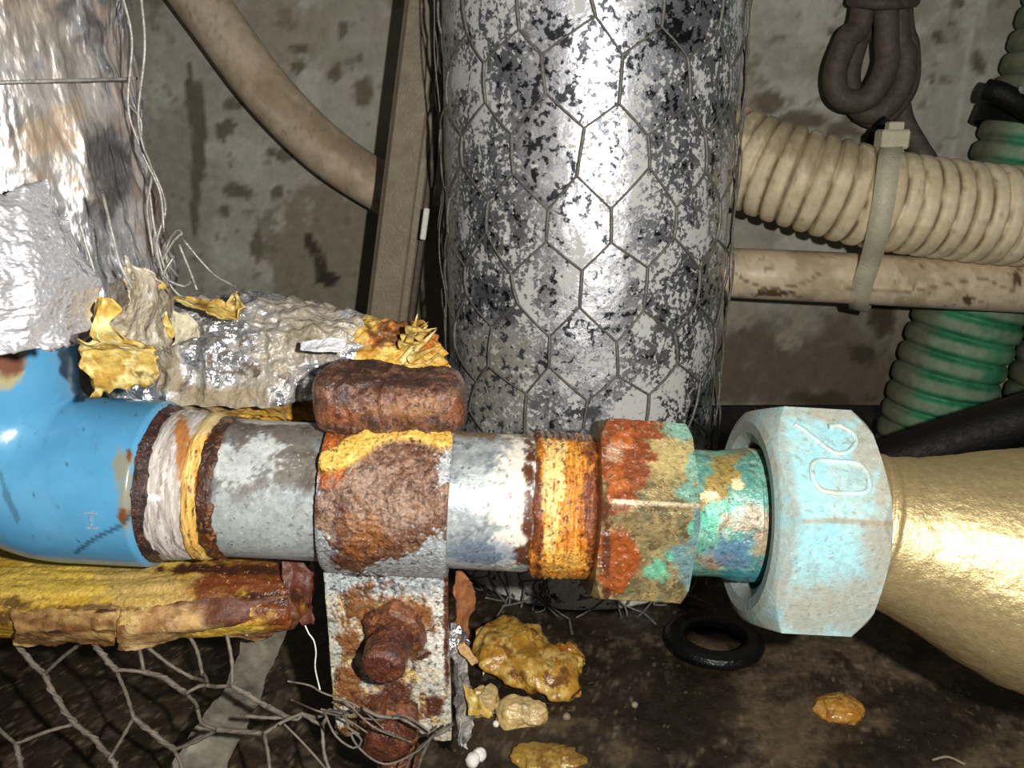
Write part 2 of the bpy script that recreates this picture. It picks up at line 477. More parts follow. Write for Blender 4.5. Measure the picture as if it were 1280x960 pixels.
p.blobs([(1150, 920, 70, 40), (860, 880, 60, 50), (1080, 940, 60, 20)], (34, 28, 22), r=.16, na=.5, ns=14, soft=.3, amt=.9)
floor = mk('floor', V, gridF(560, 240), M['floor'], None, p)
tag(floor, 'dark wet muddy floor under the pipes', None, None, 'structure')

# ================================================================== MAIN PIPE RUN
A0, B0 = P(320, 610, 147), P(1020, 648, 147)
EX = (B0 - A0) / np.linalg.norm(B0 - A0)
O = A0 + EX * ((0 - A0[0]) / EX[0])                 # s = 0 below the lens
toc = np.array([0, 0, CAM_Z]) - O
FR = frame(EX, toc)
ex, d0, d1 = FR
def at(s, r=0, phi=0): return O + s * ex + r * (math.cos(phi) * d0 + math.sin(phi) * d1)

# --- blue elbow
UP = Z3 - ex * ex[2]; UP /= np.linalg.norm(UP)
BK = np.cross(UP, ex)
el = thing('pipe_elbow', 'glossy blue coated pipe elbow at the left end of the pipe run', 'pipe fitting', at(-95, 0) - np.array([0, 0, 16]))
sB, RB = -86.0, 17.0
pts = []
for s in np.linspace(-69, sB, 40): pts.append((s, 0.0))
for a in np.linspace(0, 90, 90)[1:]: pts.append((sB - RB * math.sin(d2r(a)), RB - RB * math.cos(d2r(a))))
for h in np.linspace(RB, 60, 60)[1:]: pts.append((sB - RB, h))
pts = np.array(pts)
tg = np.gradient(pts, axis=0); tg /= np.linalg.norm(tg, axis=1)[:, None]
nm = np.stack([-tg[:, 1], tg[:, 0]], 1)              # in-plane normal
na_ = 160; ph = np.linspace(0, PI2, na_, endpoint=False)
rr = np.full(len(pts), 16.4)
rr[:3] = (15.4, 16.1, 16.4)
cen = O + pts[:, :1] * ex + pts[:, 1:] * UP
nin = nm[:, :1] * ex + nm[:, 1:] * UP
Vv = cen[:, None] + rr[:, None, None] * (np.cos(ph)[None, :, None] * nin[:, None] + np.sin(ph)[None, :, None] * (-BK)[None, None])
V = Vv.reshape(-1, 3); Nn = (Vv - cen[:, None]).reshape(-1, 3) / 16.4
V = V + Nn * (0.5 * (fbm(V, 14, 3, 5) - .5))[:, None]
p = Paint(V, (84, 152, 192), .22)
p.noise((96, 162, 200), .55, .12, 16)
p.noise((84, 132, 160), .72, .04, 2.2, amt=.5)
p.blobs([(12, 455, 24, 28)], (170, 160, 120), na=.35, ns=3, soft=.1)
p.blobs([(10, 455, 17, 22)], (108, 62, 34), r=.6, na=.4, ns=3, soft=.15)
p.blobs([(158, 615, 9, 48), (150, 590, 8, 25)], (146, 134, 92), na=.6, ns=3, soft=.3, amt=.8)
p.blobs([(153, 645, 5, 10), (161, 572, 4, 8)], (116, 70, 38), na=.6, ns=2)
p.line([(95, 690), (120, 672), (150, 658), (168, 640)], 2.4, (40, 60, 70), na=.8, ns=2, amt=.8)
p.line([(0, 590), (8, 620), (22, 650)], 4, (66, 96, 110), na=.9, ns=2, amt=.6)
p.noise((40, 70, 90), .76, .02, 1.6, amt=.8)
mk('elbow_body', V, gridF(len(pts), na_, False, True), M['blue'], el, p)
# flat end face of the socket
V, N, Fc, S, PH = lathe([(-69, 15.6), (-68.9, 13.4), (-71, 13.4)], 160, O, FR, .3)
p = Paint(V, (52, 36, 28), .7); mk('socket_face', V, Fc, M['rust'], el, p)
# small moulded mark
for q, (dx, dy, wx, wy) in enumerate(((0, -9, 8, 1.2), (0, 9, 8, 1.2), (0, 0, 1.1, 8))):
    s_ = (112 - 640 + dx) * .1437; phi = math.asin(max(-1, min(1, -(653 + dy - 604) * .15 / 16.4)))
    nrm = math.cos(phi) * d0 + math.sin(phi) * d1; tgv = -math.sin(phi) * d0 + math.cos(phi) * d1
    Vb, Fb = box(O + s_ * ex + 16.42 * nrm, ex * wx * .145, tgv * wy * .145, nrm * .2)
    mk('moulded_mark', Vb, Fb, M['print'], el, smooth=False)

# --- galvanised nipple with sealing tape and rusted thread
def jag(sc, amp, seed): return lambda V: amp * (fbm(V, sc, 3, seed) - .5)
pi_ = thing('galvanised_pipe', 'short galvanised pipe with white sealing tape and rusty threaded ends', 'pipe', at(-25) - np.array([0, 0, 14]))
V, N, Fc, S, PH = lathe([(-69.5, 0.1), (-69.5, 13.0), (-57, 13.0), (-55.5, 13.65), (2.5, 13.65), (4.5, 13.2), (5, 0.1)], 200, O, FR, .4)
p = Paint(V, (150, 156, 158), .42, .35)
p.noise((176, 182, 182), .5, .1, 3, stretch=(1.6, 1, 1), r=.5)
p.noise((116, 124, 130), .58, .06, 2.0, amt=.7)
# rust and dirt on the upper left length
p.blobs([(330, 535, 90, 30), (370, 580, 28, 60), (270, 550, 26, 28)], (74, 62, 48), r=.7, m=.0, na=.7, ns=4, soft=.25, amt=.92)
p.blobs([(300, 590, 60, 34), (340, 560, 60, 30)], (116, 110, 102), r=.5, na=.8, ns=3, soft=.2, amt=.8)
p.blobs([(250, 690, 18, 90), (252, 600, 9, 90)], (82, 44, 26), r=.6, m=0, na=.7, ns=3, soft=.2)
p.blobs([(350, 523, 45, 8)], (196, 192, 180), r=.7, m=0, na=.7, ns=3, soft=.2)
p.blobs([(300, 580, 38, 26), (330, 560, 20, 14)], (206, 212, 210), r=.5, na=.9, ns=2, soft=.15, amt=.8)
p.blobs([(320, 660, 75, 40)], (164, 170, 166), r=.6, m=.1, na=.4, ns=4, soft=.3, amt=.8)
p.blobs([(660, 545, 40, 12), (600, 538, 30, 7)], (120, 98, 70), r=.6, m=0, na=.8, ns=3, soft=.3)
p.blobs([(640, 640, 21, 90), (650, 580, 14, 40)], (206, 200, 186), r=.55, m=0, na=.75, ns=2.5, soft=.12)
p.blobs([(662, 640, 7, 90), (655, 695, 12, 12)], (80, 42, 20), r=.45, m=0, na=.8, ns=2.2, soft=.2)
p.blobs([(600, 690, 40, 14)], (96, 116, 140), na=.5, ns=3, soft=.3, amt=.7)
p.noise((56, 50, 46), .74, .02, 1.4, amt=.9)
mk('pipe_body', V, Fc, M['galv'], pi_, p)

V, N, Fc, S, PH = lathe([(-71, 13.4), (-69.6, 15.6), (-68.4, 15.4), (-67.0, 14.9), (-66, 13.8)], 200, O, FR, .25)
V += N * (1.4 * (fbm(V, 2.2, 3, 31) - .5))[:, None] + ex * (2.4 * (fbm(V, 3, 3, 33) - .5))[:, None]
p = Paint(V, (48, 28, 24), .5); p.noise((80, 42, 30), .6, .06, 2)
p.noise((150, 168, 178), .74, .02, 2)
mk('rust_collar', V, Fc, M['rust'], pi_, p)
V, N, Fc, S, PH = lathe([(-67.8, 13.3), (-67.4, 14.7), (-66.5, 14.9), (-64.5, 14.9), (-62, 14.5), (-61, 14.2), (-60.6, 13.3)], 240, O, FR, .22)
V += N * (0.5 * (fbm(V, 1.2, 3, 41, (.4, 3, 3)) - .5))[:, None] + ex * (1.8 * (fbm(V, 4, 3, 43) - .5))[:, None]
p = Paint(V, (206, 198, 190), .55)
p.noise((172, 162, 154), .52, .06, 1.6, stretch=(.5, 4, 4))
p.noise((100, 84, 74), .64, .03, 1.1, stretch=(.35, 5, 5), amt=.8)
p.blobs([(228, 560, 9, 36)], (168, 112, 58), na=.5, ns=2, soft=.15)
p.blobs([(185, 622, 14, 5)], (232, 230, 226), na=.4, ns=2)
mk('sealing_tape', V, Fc, M['tape'], pi_, p)
V, N, Fc, S, PH = lathe([(-61.4, 13.2), (-60.8, 14.4), (-59.5, 14.6), (-58.6, 14.2), (-58.2, 13.2)], 240, O, FR, .2)
V += N * (0.7 * (fbm(V, 1.2, 3, 51, (.4, 3, 3)) - .5))[:, None] + ex * (1.3 * (fbm(V, 4, 3, 53) - .5))[:, None]
p = Paint(V, (214, 166, 78), .45)
p.noise((236, 206, 130), .54, .05, 1.2, stretch=(.3, 5, 5)); p.noise((120, 70, 30), .6, .03, 1.2, stretch=(.4, 3, 3))
p.blobs([(250, 530, 30, 12)], (206, 184, 130), na=.6, ns=2)
mk('thread_sealant', V, Fc, M['tape'], pi_, p)
V, N, Fc, S, PH = lathe([(-58.6, 13.2), (-58.2, 13.9), (-56, 14.0), (-55.2, 13.5)], 200, O, FR, .2)
V += N * (.8 * (fbm(V, 1.6, 3, 61) - .5))[:, None] + ex * (2.6 * (fbm(V, 3, 3, 63) - .5))[:, None]
p = Paint(V, (84, 44, 26), .4); p.noise((50, 30, 22), .52, .08, 2); p.noise((150, 96, 46), .66, .03, 1.5)
mk('rusted_thread', V, Fc, M['rust'], pi_, p)
# right-hand rusty thread
prof = [(3.4, 13.0)]
for k in range(8):
    s = 4.0 + k * 1.42
    prof += [(s, 14.2), (s + .5, 14.5), (s + .9, 14.5), (s + 1.3, 14.25)]
prof += [(15.9, 13.0)]
V, N, Fc, S, PH = lathe(prof, 220, O, FR, .2)
V += N * (1.0 * (fbm(V, 2.4, 4, 71) - .5))[:, None] + ex * (1.6 * (fbm(V, 5, 3, 73) - .5))[:, None]
p = Paint(V, (196, 122, 38), .22)
p.noise((216, 152, 62), .53, .06, 1.6, stretch=(.5, 3.5, 3.5))
p.blobs([(688, 610, 11, 60), (700, 590, 8, 44)], (236, 204, 132), na=.7, ns=2, amt=.85)
p.blobs([(705, 700, 30, 14)], (226, 176, 84), na=.7, ns=2, amt=.7)
p.noise((170, 96, 30), .62, .05, 1.6, stretch=(.5, 3, 3))
p.blobs([(742, 640, 12, 110), (672, 660, 6, 90)], (112, 58, 26), na=.8, ns=2.2, soft=.3)
p.blobs([(705, 540, 50, 10)], (96, 62, 34), na=.8, ns=2)
p.noise((54, 28, 14), .7, .03, 1.3)
mk('rusted_thread', V, Fc, M['rust'], pi_, p)

# --- saddle clamp
cl = thing('pipe_clamp', 'rust-caked pipe clamp with upright bracket plate and bolt', 'clamp', P(487, 930, 141))
V, N, Fc, S, PH = lathe([(-36, 13.6), (-36, 15.3), (-35.4, 15.6), (-12.6, 15.6), (-12, 15.3), (-12, 13.6)], 420, O, FR, .2)
p = Paint(V, (178, 182, 182), .42, .35)
p.noise((150, 154, 156), .55, .08, 2.5)
w = p.blobs([(470, 610, 92, 78), (470, 660, 62, 46), (450, 690, 34, 26), (480, 560, 92, 50)], (100, 66, 46), r=.38, m=0, na=.45, ns=4, soft=.08)
p.noise((136, 104, 80), .56, .06, 2.6, amt=.9, seed=301); wg = sstep(.3, .9, w)
p.c = np.where(wg[:, None] > .5, p.c, np.tile(lin((176, 181, 182)), (len(V), 1)) * (0.8 + .4 * fbm(V, 2, 3, 8))[:, None])
p.blobs([(430, 640, 30, 30), (500, 640, 30, 22), (455, 600, 30, 20)], (150, 124, 104), na=1.0, ns=1.6, soft=.2, amt=.6)
p.blobs([(440, 690, 30, 18), (425, 660, 10, 40)], (74, 38, 20), na=.7, ns=2.4, soft=.25, amt=.85)
p.blobs([(455, 660, 25, 30)], (150, 94, 44), na=.9, ns=2.2, soft=.3, amt=.6)
p.blobs([(410, 575, 20, 30), (400, 545, 14, 22)], (168, 88, 36), r=.25, na=.6, ns=3, soft=.3)
wy = p.line([(410, 580), (432, 572), (462, 552), (492, 540), (520, 544), (556, 552)], 13, (222, 176, 80), r=.5, na=.5, ns=3, soft=.2)
V += N * (w * (2.0 * (fbm(V, 5, 6, 81, (1, 1, 1), .66) - .35)) + w * .6 * (ridged(V, 1.5, 3, 5) - .5) + wy * 1.2)[:, None]
mk('clamp_band', V, Fc, M['rust'], cl, p)
# upper flange, swollen with rust
c0 = P(490, 499, 148.5)
n1, n2 = 120, 90
u = np.linspace(-1, 1, n1); a = np.linspace(0, PI2, n2, endpoint=False)
UU, AA = np.meshgrid(u, a, indexing='ij')
k = np.clip(1 - np.abs(UU) ** 9, 0, 1) ** .5
ca, sa = np.cos(AA), np.sin(AA)
sq = (np.abs(ca) ** 4 + np.abs(sa) ** 4) ** (-.25)
V = (c0 + (UU * 14.8)[..., None] * ex + (k * sq * ca * 8.0)[..., None] * np.array([0, -1, .0]) + (k * sq * sa * 5.6)[..., None] * Z3).reshape(-1, 3)
Nn = (k * ca)[..., None] * np.array([0, -1, 0]) + (k * sa)[..., None] * Z3; Nn = Nn.reshape(-1, 3)
V += Nn * (4.6 * (fbm(V, 9, 5, 91) - .5) + 1.2 * (ridged(V, 2.6, 3, 3) - .5))[:, None]
p = Paint(V, (98, 58, 38), .4)
p.noise((124, 88, 68), .53, .07, 2.4); p.noise((60, 36, 28), .55, .06, 3)
p.blobs([(530, 505, 32, 12), (500, 512, 40, 10)], (148, 104, 66), na=.6, ns=2.5, soft=.3, amt=.7)
p.blobs([(570, 515, 14, 18), (420, 520, 30, 8)], (132, 76, 44), na=.6, ns=3, soft=.3, amt=.8)
p.blobs([(480, 478, 90, 8)], (70, 46, 36), na=.6, ns=3, soft=.3)
mk('clamp_flange', V, gridF(n1, n2, False, True), M['rust'], cl, p)
# bracket plate
zt, zb = P(487, 700, 141)[2], P(487, 932, 141)[2]
xl, xr = P(411, 800, 141)[0], P(561, 800, 141)[0]
n1, n2 = 110, 170
XX, ZZ = np.meshgrid(np.linspace(xl, xr, n1), np.linspace(zb, zt, n2), indexing='ij')
Vf = np.stack([XX, np.full_like(XX, 141), ZZ], -1).reshape(-1, 3)
Vf[:, 0] += .5 * (fbm(Vf, 5, 3, 3) - .5)
Vf[:, 2] += sstep(zb + 9, zb, Vf[:, 2]) * 7 * (fbm(Vf, 5, 3, 14) - .15)
p = Paint(Vf, (196, 190, 172), .5)
p.noise((172, 172, 160), .52, .08, 4); p.noise((206, 176, 112), .58, .05, 4)
p.blobs([(487, 722, 90, 26)], (176, 184, 186), r=.4, m=.3, na=.3, ns=5, soft=.25)
p.blobs([(545, 790, 14, 50), (430, 700, 20, 14)], (214, 210, 198), na=.5, ns=3, soft=.3)
w = p.blobs([(487, 785, 48, 50), (440, 800, 16, 20), (525, 815, 18, 12), (480, 880, 46, 40), (545, 880, 16, 18), (440, 860, 18, 30)], (128, 82, 40), r=.5, na=.85, ns=3.5, soft=.2)
p.blobs([(487, 790, 32, 40), (545, 878, 10, 14), (528, 815, 10, 6), (480, 890, 34, 40), (558, 760, 4, 90)], (82, 42, 24), r=.45, na=.6, ns=3, soft=.2)
p.noise((110, 72, 36), .68, .03, 1.8)
Vf[:, 1] -= w * 1.2 * fbm(Vf, 3, 3, 77) + .4 * fbm(Vf, 1.2, 2, 5)
Vk = Vf + np.array([0, 2.6, 0])
Fg = gridF(n1, n2)
ed = np.concatenate([np.arange(n2 - 1, -1, -1), np.arange(1, n1) * n2, (n1 - 1) * n2 + np.arange(1, n2), np.arange(n1 - 2, 0, -1) * n2 + n2 - 1])
e2 = np.roll(ed, -1); nv = len(Vf)
Fs = np.stack([ed, e2, e2 + nv, ed + nv], 1)
pp = Paint(np.vstack([Vf, Vk]), (196, 190, 172), .5)
pp.c = np.vstack([p.c, p.c]); pp.r = np.concatenate([p.r, p.r]); pp.m = np.concatenate([p.m, p.m])
mk('bracket_plate', np.vstack([Vf, Vk]), np.vstack([Fg[:, ::-1], Fg + nv, Fs]), M['rust'], cl, pp)
# rusted bolt with its nut, pointing out of the plate
def bolt(px, py, ax, rn, rb, ln, lb, seed, name='bolt'):
    c = P(px, py, 141); ax = np.array(ax, float); fr = frame(ax, np.array([0, 0, 1.0]))
    V, N, Fc, S, PH = lathe([(-3, .1), (-3, rb), (lb - .8, rb), (lb, rb * .8), (lb + .2, .1)], 90, c, fr, .35)
    V += N * (1.5 * (fbm(V, 3, 4, seed) - .5))[:, None]
    p = Paint(V, (86, 42, 28), .4); p.noise((112, 62, 38), .54, .06, 2.4); p.noise((58, 30, 24), .6, .05, 2.2)
    b = mk(name, V, Fc, M['rust'], cl, p)
    V, N, Fc, S, PH = lathe([(-1, .1), (-1, rn), (ln - .8, rn), (ln, rn * .86), (ln + .1, .1)], 96, c, fr, .35,
                            rfun=lambda S, PH, R: R * (0.93 / np.cos(np.mod(PH, math.pi / 3) - math.pi / 6)))
    V += N * (2.0 * (fbm(V, 3.4, 4, seed + 4) - .5))[:, None]
    p = Paint(V, (100, 54, 30), .45); p.noise((134, 82, 44), .54, .06, 2.4); p.noise((60, 32, 22), .6, .05, 2)
    mk('nut', V, Fc, M['rust'], b, p)
bolt(495, 782, (-.10, -1, -.16), 6.4, 4.2, 3.6, 12.0, 111)
bolt(490, 895, (-.05, -1, -.25), 6.2, 4.8, 4.2, 8.0, 131)
# threaded stud that carries the plate down to the mud
cs = P(497, 930, 144)
pth = smooth_path([cs + [0, 1, 8], cs + [0, 0, -4], cs + [1, 2, -cs[2] + (-2)]], .4)
V, N, Fc = tube(pth, lambda a: 4.3 + .35 * np.sin(a * 4.2), 40)
V += N * (1.2 * (fbm(V, 3, 3, 7) - .5))[:, None]
p = Paint(V, (92, 52, 32), .5); p.noise((130, 84, 50), .54, .06, 2)
mk('stud', V, Fc, M['rust'], cl, p)

# --- hexagon bushing with neck
hb = thing('hexagon_bushing', 'rusty brass hexagon bushing with turquoise corroded neck', 'pipe fitting', at(30) - np.array([0, 0, 19]))
def hexfun(a, off):
    def f(S, PH, R):
        psi = np.mod(PH - off, math.pi / 3) - math.pi / 6
        return np.minimum(R, a / np.cos(psi))
    return f
V, N, Fc, S, PH = lathe([(15.5, .1), (15.5, 13.5), (15.8, 17.6), (17.4, 19.6), (32.2, 19.6), (33.4, 18.2), (33.6, 13), (33.7, .1)], 440, O, FR, .2, rfun=hexfun(16.9, d2r(-1)))
p = Paint(V, (138, 120, 80), .36, .25)
p.noise((156, 136, 90), .54, .1, 3); p.noise((112, 106, 76), .55, .08, 2.4); p.noise((96, 84, 54), .6, .06, 2)
p.blobs([(850, 560, 26, 42), (835, 570, 26, 36)], (184, 164, 108), r=.5, na=.8, ns=3, soft=.3, amt=.8)
w1 = p.blobs([(783, 570, 36, 58), (795, 535, 40, 20), (776, 610, 24, 20)], (122, 62, 32), r=.3, m=0, na=.55, ns=3.5, soft=.15)
p.blobs([(770, 600, 12, 20), (780, 550, 16, 12)], (172, 96, 44), na=.8, ns=2, soft=.3, amt=.7)
p.blobs([(765, 565, 12, 12)], (176, 140, 112), na=.8, ns=2, soft=.3, amt=.7)
w2 = p.blobs([(772, 690, 26, 30), (768, 720, 18, 18)], (138, 70, 30), r=.25, m=0, na=.45, ns=3.5, soft=.15)
p.blobs([(755, 640, 10, 20), (758, 690, 5, 60)], (92, 50, 32), na=.7, ns=2)
p.blobs([(850, 535, 22, 12), (868, 580, 9, 16), (862, 618, 14, 10)], (112, 164, 146), na=.8, ns=2.4, soft=.3, amt=.85)
p.blobs([(858, 708, 22, 24), (872, 670, 8, 26)], (98, 146, 152), na=.7, ns=2.6, soft=.35, amt=.8)
p.blobs([(824, 712, 12, 14), (836, 695, 7, 9), (865, 660, 5, 9)], (104, 186, 152), na=.9, ns=2, soft=.3, amt=.85)
p.line([(768, 627), (812, 629), (876, 632)], 2.6, (206, 190, 156), na=.4, ns=2, m=.3, r=.3)
V += N * ((w1 + w2) * 1.5 * (fbm(V, 3, 4, 141) - .4) + .5 * (fbm(V, 5, 3, 9) - .5))[:, None]
mk('hexagon_body', V, Fc, M['bush'], hb, p, sharp=24)
V, N, Fc, S, PH = lathe([(33, 12.5), (33.4, 13.4), (34.5, 13.0), (36, 12.6), (41, 12.5), (43.5, 12.9), (46.6, 13.3), (47.0, 13.0), (47.4, 13.4), (49.4, 13.5), (49.8, 13.1), (54, 12.8), (54, .1)], 360, O, FR, .22)
V += N * (.5 * (fbm(V, 3, 3, 19) - .5))[:, None]
p = Paint(V, (94, 148, 132), .40, .15)
p.noise((76, 130, 122), .54, .1, 3); p.noise((130, 170, 150), .6, .07, 2.4)
p.blobs([(905, 585, 20, 30), (895, 610, 18, 22), (915, 565, 24, 10)], (150, 128, 68), na=.8, ns=3, soft=.25)
p.blobs([(922, 607, 8, 7), (890, 620, 10, 6)], (224, 206, 156), na=.7, ns=2)
p.blobs([(935, 648, 34, 20), (955, 665, 12, 30), (890, 700, 30, 10)], (154, 134, 108), na=.8, ns=3, soft=.3, amt=.9)
p.blobs([(912, 688, 24, 15), (925, 700, 26, 10)], (82, 116, 146), na=.7, ns=2.6, soft=.4, amt=.8)
p.blobs([(888, 648, 12, 22), (906, 632, 20, 10), (900, 560, 14, 8)], (90, 178, 150), na=.8, ns=2.4, soft=.3, amt=.8)
p.blobs([(930, 722, 40, 8), (955, 720, 14, 10)], (62, 138, 150), na=.5, ns=3, soft=.3)
mk('neck', V, Fc, M['bush'], hb, p)

# --- union nut
un = thing('union_nut', 'large pale turquoise hexagonal union nut with raised number 20', 'nut', at(55) - np.array([0, 0, 24]))
OFF = d2r(-1)
AF = 21.0
V, N, Fc, S, PH = lathe([(52, 14.2), (49.2, 14.2), (48.2, 14.6), (46.9, 16.6), (46.6, 18.9), (47.2, 20.4), (50.8, 24.6), (63.0, 24.6), (66.4, 22.0), (67, 20), (67.3, 14)], 360, O, FR, .3, rfun=hexfun(AF, OFF))
p = Paint(V, (152, 188, 188), .5)
p.noise((142, 188, 194), .52, .1, 9)
p.noise((164, 172, 164), .54, .1, 5, amt=.6)
p.blobs([(1050, 515, 60, 14), (1090, 560, 24, 50), (1105, 600, 12, 40)], (156, 148, 130), na=.5, ns=4, soft=.35, amt=.8)
p.blobs([(1070, 745, 60, 45), (1095, 690, 24, 50), (1010, 770, 50, 24)], (152, 146, 130), na=.5, ns=4, soft=.4, amt=.8)
p.blobs([(1035, 690, 40, 40), (1010, 620, 30, 30)], (148, 198, 206), na=.5, ns=4, soft=.4, amt=.8)
p.line([(1005, 651), (1060, 651), (1116, 655)], 3, (150, 134, 110), na=.3, ns=3, soft=.4, amt=.8)
fr_ = sstep(50.8, 48.6, S)
p.apply(fr_ * .8, (142, 152, 146))
p.apply(sstep(.42, .7, fbm(V, 4, 5, 66)) * fr_ * .6, (150, 142, 124)); p.apply(sstep(.45, .7, fbm(V, 5, 5, 67)) * fr_ * .6, (120, 168, 172))
p.noise((136, 142, 136), .68, .05, 1.6, amt=.5)
p.noise((146, 130, 104), .74, .03, 1.5, amt=.6)
mk('nut_body', V, Fc, M['nut'], un, p, sharp=24)
fph = OFF + math.pi / 6
fn = math.cos(fph) * d0 + math.sin(fph) * d1; ft = -math.sin(fph) * d0 + math.cos(fph) * d1
def onface(st): return [O + s * ex + (AF + .02) * fn + t * ft for s, t in st]
two = [(58.0, 7.9), (60.4, 8.1), (62.4, 6.6), (62.6, 4.6), (60.8, 2.5), (58.4, 2.0), (56.2, 3.6), (53.8, 6.2), (51.8, 8.0)]
zero = [(55.0, 0.2), (58.5, .2), (61.8, .0), (63.0, -1.6), (63.0, -4.2), (61.8, -6.0), (58, -6.4), (54.6, -6.2), (53.2, -4.8), (53.0, -2.6), (53.6, -.6)]
for nm_, st, cz in (('raised_numeral', two, False), ('raised_numeral', zero, True)):
    V, N, Fc = tube(smooth_path(onface(st), .4, cz), .55, 10, closed=cz)
    p = Paint(V, (166, 190, 188), .5); p.noise((166, 170, 160), .55, .08, 3)
    o = mk(nm_, V, Fc, M['nut'], un, p)

# --- cast brass valve body on the right
vb_fr = frame(ex * 1.0 + np.array([0, -.12, -.16]), toc)
vO = at(66.5)
vb = thing('valve_body', 'sandy textured golden brass valve body screwed into the nut', 'valve', vO + np.array([25, 0, -24]))
prof = [(-6, .1), (-6, 13.6), (2.0, 13.8), (2.3, 14.6), (3.2, 14.9), (3.9, 14.5), (4.3, 14.9), (5.4, 15.0), (6.0, 14.7), (8, 15.0), (13, 16.2), (20, 18.6), (28, 21.6), (36, 24.0), (44, 25.0), (52, 24.0), (60, 20.6), (66, 17.0), (69, 16.2), (74, 16.2), (74, .1)]
V, N, Fc, S, PH = lathe(prof, 220, vO, vb_fr, .5)
V += N * (sstep(7, 11, S) * (.7 * (fbm(V, 9, 3, 3) - .5) + .22 * (fbm(V, 1.3, 2, 8) - .5)))[:, None]
mk('cast_body', V, Fc, M['gold'], vb)
V, N, Fc, S, PH = lathe([(68, .1), (68, 19.2), (70, 21), (84, 21), (86, 19), (86, .1)], 240, vO, vb_fr, .5, rfun=hexfun(18.6, 0))
mk('end_hexagon', V, Fc, M['gold'], vb, sharp=24)

# ================================================================== BIG FOIL-CLAD PIPE
BX, BY, BR = 25.5, 283.0, 48.0
bp = thing('insulated_pipe', 'thick upright pipe clad in shiny mottled aluminium foil', 'pipe', (BX, BY, 0))
vfr = (Z3, np.array([0, -1.0, 0]), X3)
V, N, Fc, S, PH = lathe([(0.5, 40), (.5, BR), (6, BR + .6), (12, BR), (330, BR)], 420, np.array([BX, BY, 0]), vfr, .8)
V += N * (1.4 * (fbm(V, 40, 3, 11, (1, 1, 2.0)) - .5) + .5 * (fbm(V, 12, 2, 13) - .5) + .25 * (ridged(V, 7, 2, 17) - .5))[:, None]
p = Paint(V, (222, 223, 228), .38, .98)
lo = 1 - sstep(80, 190, V[:, 2])                   # the lower length is dustier
foot = 1 - sstep(25, 60, V[:, 2])
def cover(f, frac, w):                              # mask that covers a given share of the surface
    t = np.quantile(f, 1 - frac); d = np.std(f) * w
    return sstep(t - d, t + d, f)
big = fbm(V, 24, 3, 5, (1, 1, 1.6)); mid = fbm(V, 7, 5, 36, (1, 1, 1.3), .66)
fine = fbm(V, 1.7, 4, 26, (1, 1, 1), .75); fin2 = fbm(V, 1.5, 4, 46, (1, 1, 1), .75)
z01 = lambda f: (f - f.mean()) / f.std()
p.apply(cover(z01(mid) + .5 * z01(fine), .30, .6) * .4, (140, 141, 144), .5, .7)
p.apply(cover(z01(mid) * 1.0 - .6 * z01(big) + .3 * z01(fin2) + .8 * lo, .05, .5) * .6, (186, 184, 178), .7, .2)
p.d = np.clip(.42 + .16 * z01(mid) - .12 * z01(big) + .12 * lo, 0, 1)
p.apply(foot * .9, (222, 218, 208), .7, .05); p.d = p.d * (1 - .3 * foot)  # foot painted paler: the lit band below the pipe run, put into the colour
p.blobs([(620, 480, 50, 60), (600, 510, 40, 40)], (134, 120, 92), r=.8, m=.1, na=.7, ns=8, soft=.4, amt=.7)
p.noise((218, 216, 208), .76, .02, 2.2, r=.8, m=0)
p.blobs([(735, 395, 3, 4), (697, 235, 3, 5), (640, 315, 4, 4), (840, 200, 3, 4), (870, 190, 2, 3), (700, 392, 5, 5), (633, 300, 3, 8), (842, 150, 3, 3)], (236, 232, 224), r=.7, m=0, na=.3, ns=2)
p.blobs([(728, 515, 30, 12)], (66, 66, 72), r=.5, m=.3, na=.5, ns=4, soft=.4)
mk('foil_jacket', V, Fc, M['foil'], bp, p)

# hexagonal wire netting wrapped round it
net = Join()
NC = 15; dz = 19.6; tw = 10.5
def cylpt(a, z, r): return np.array([BX + r * math.sin(a), BY - r * math.cos(a), z])
def jit(a, z): return (a + rnd.uniform(-.035, .035), z + rnd.uniform(-1.6, 1.6), BR + .9 + rnd.uniform(0, .9))
rows = {}
for r in range(17):
    for c in range(NC):
        a = (c + .5 * (r % 2) + .28) * PI2 / NC + .045 * math.sin(r * .7); z = 6 + r * dz
        rows[(r, c, 0)] = jit(a, z); rows[(r, c, 1)] = jit(a, z + tw)
def wire(a, b, rad, k=4):
    if b[0] - a[0] > math.pi: a = (a[0] + PI2, a[1], a[2])
    if a[0] - b[0] > math.pi: b = (b[0] + PI2, b[1], b[2])
    pts = [cylpt(a[0] + (b[0] - a[0]) * t, a[1] + (b[1] - a[1]) * t, a[2] + (b[2] - a[2]) * t + .5 * math.sin(math.pi * t)) for t in np.linspace(0, 1, k + 1)]
    V, N, Fc = tube(np.array(pts), rad, 5, caps=False); net.add(V, Fc)
for r in range(17):
    for c in range(NC):
        wire(rows[(r, c, 0)], rows[(r, c, 1)], .52)
        if r < 16:
            t = rows[(r, c, 1)]
            if r % 2 == 0: n_ = [(r + 1, c, 0), (r + 1, (c - 1) % NC, 0)]
            else: n_ = [(r + 1, c, 0), (r + 1, (c + 1) % NC, 0)]
            for q in n_: wire(t, rows[q], .34)
for c in range(NC):
    n0 = rows[(0, c, 0)]; h = PI2 / NC / 2
    for sgn in (-1, 1):
        e_ = (n0[0] + sgn * h, 2.2, BR + 7 + 1.5 * math.sin(c * 2.3)); wire(n0, e_, .36)
    e0 = (n0[0] + h, 2.2, BR + 7 + 1.5 * math.sin(c * 2.3)); wire(e0, (e0[0] + .02, 1.4, BR + 13 + 2 * math.sin(c)), .5)
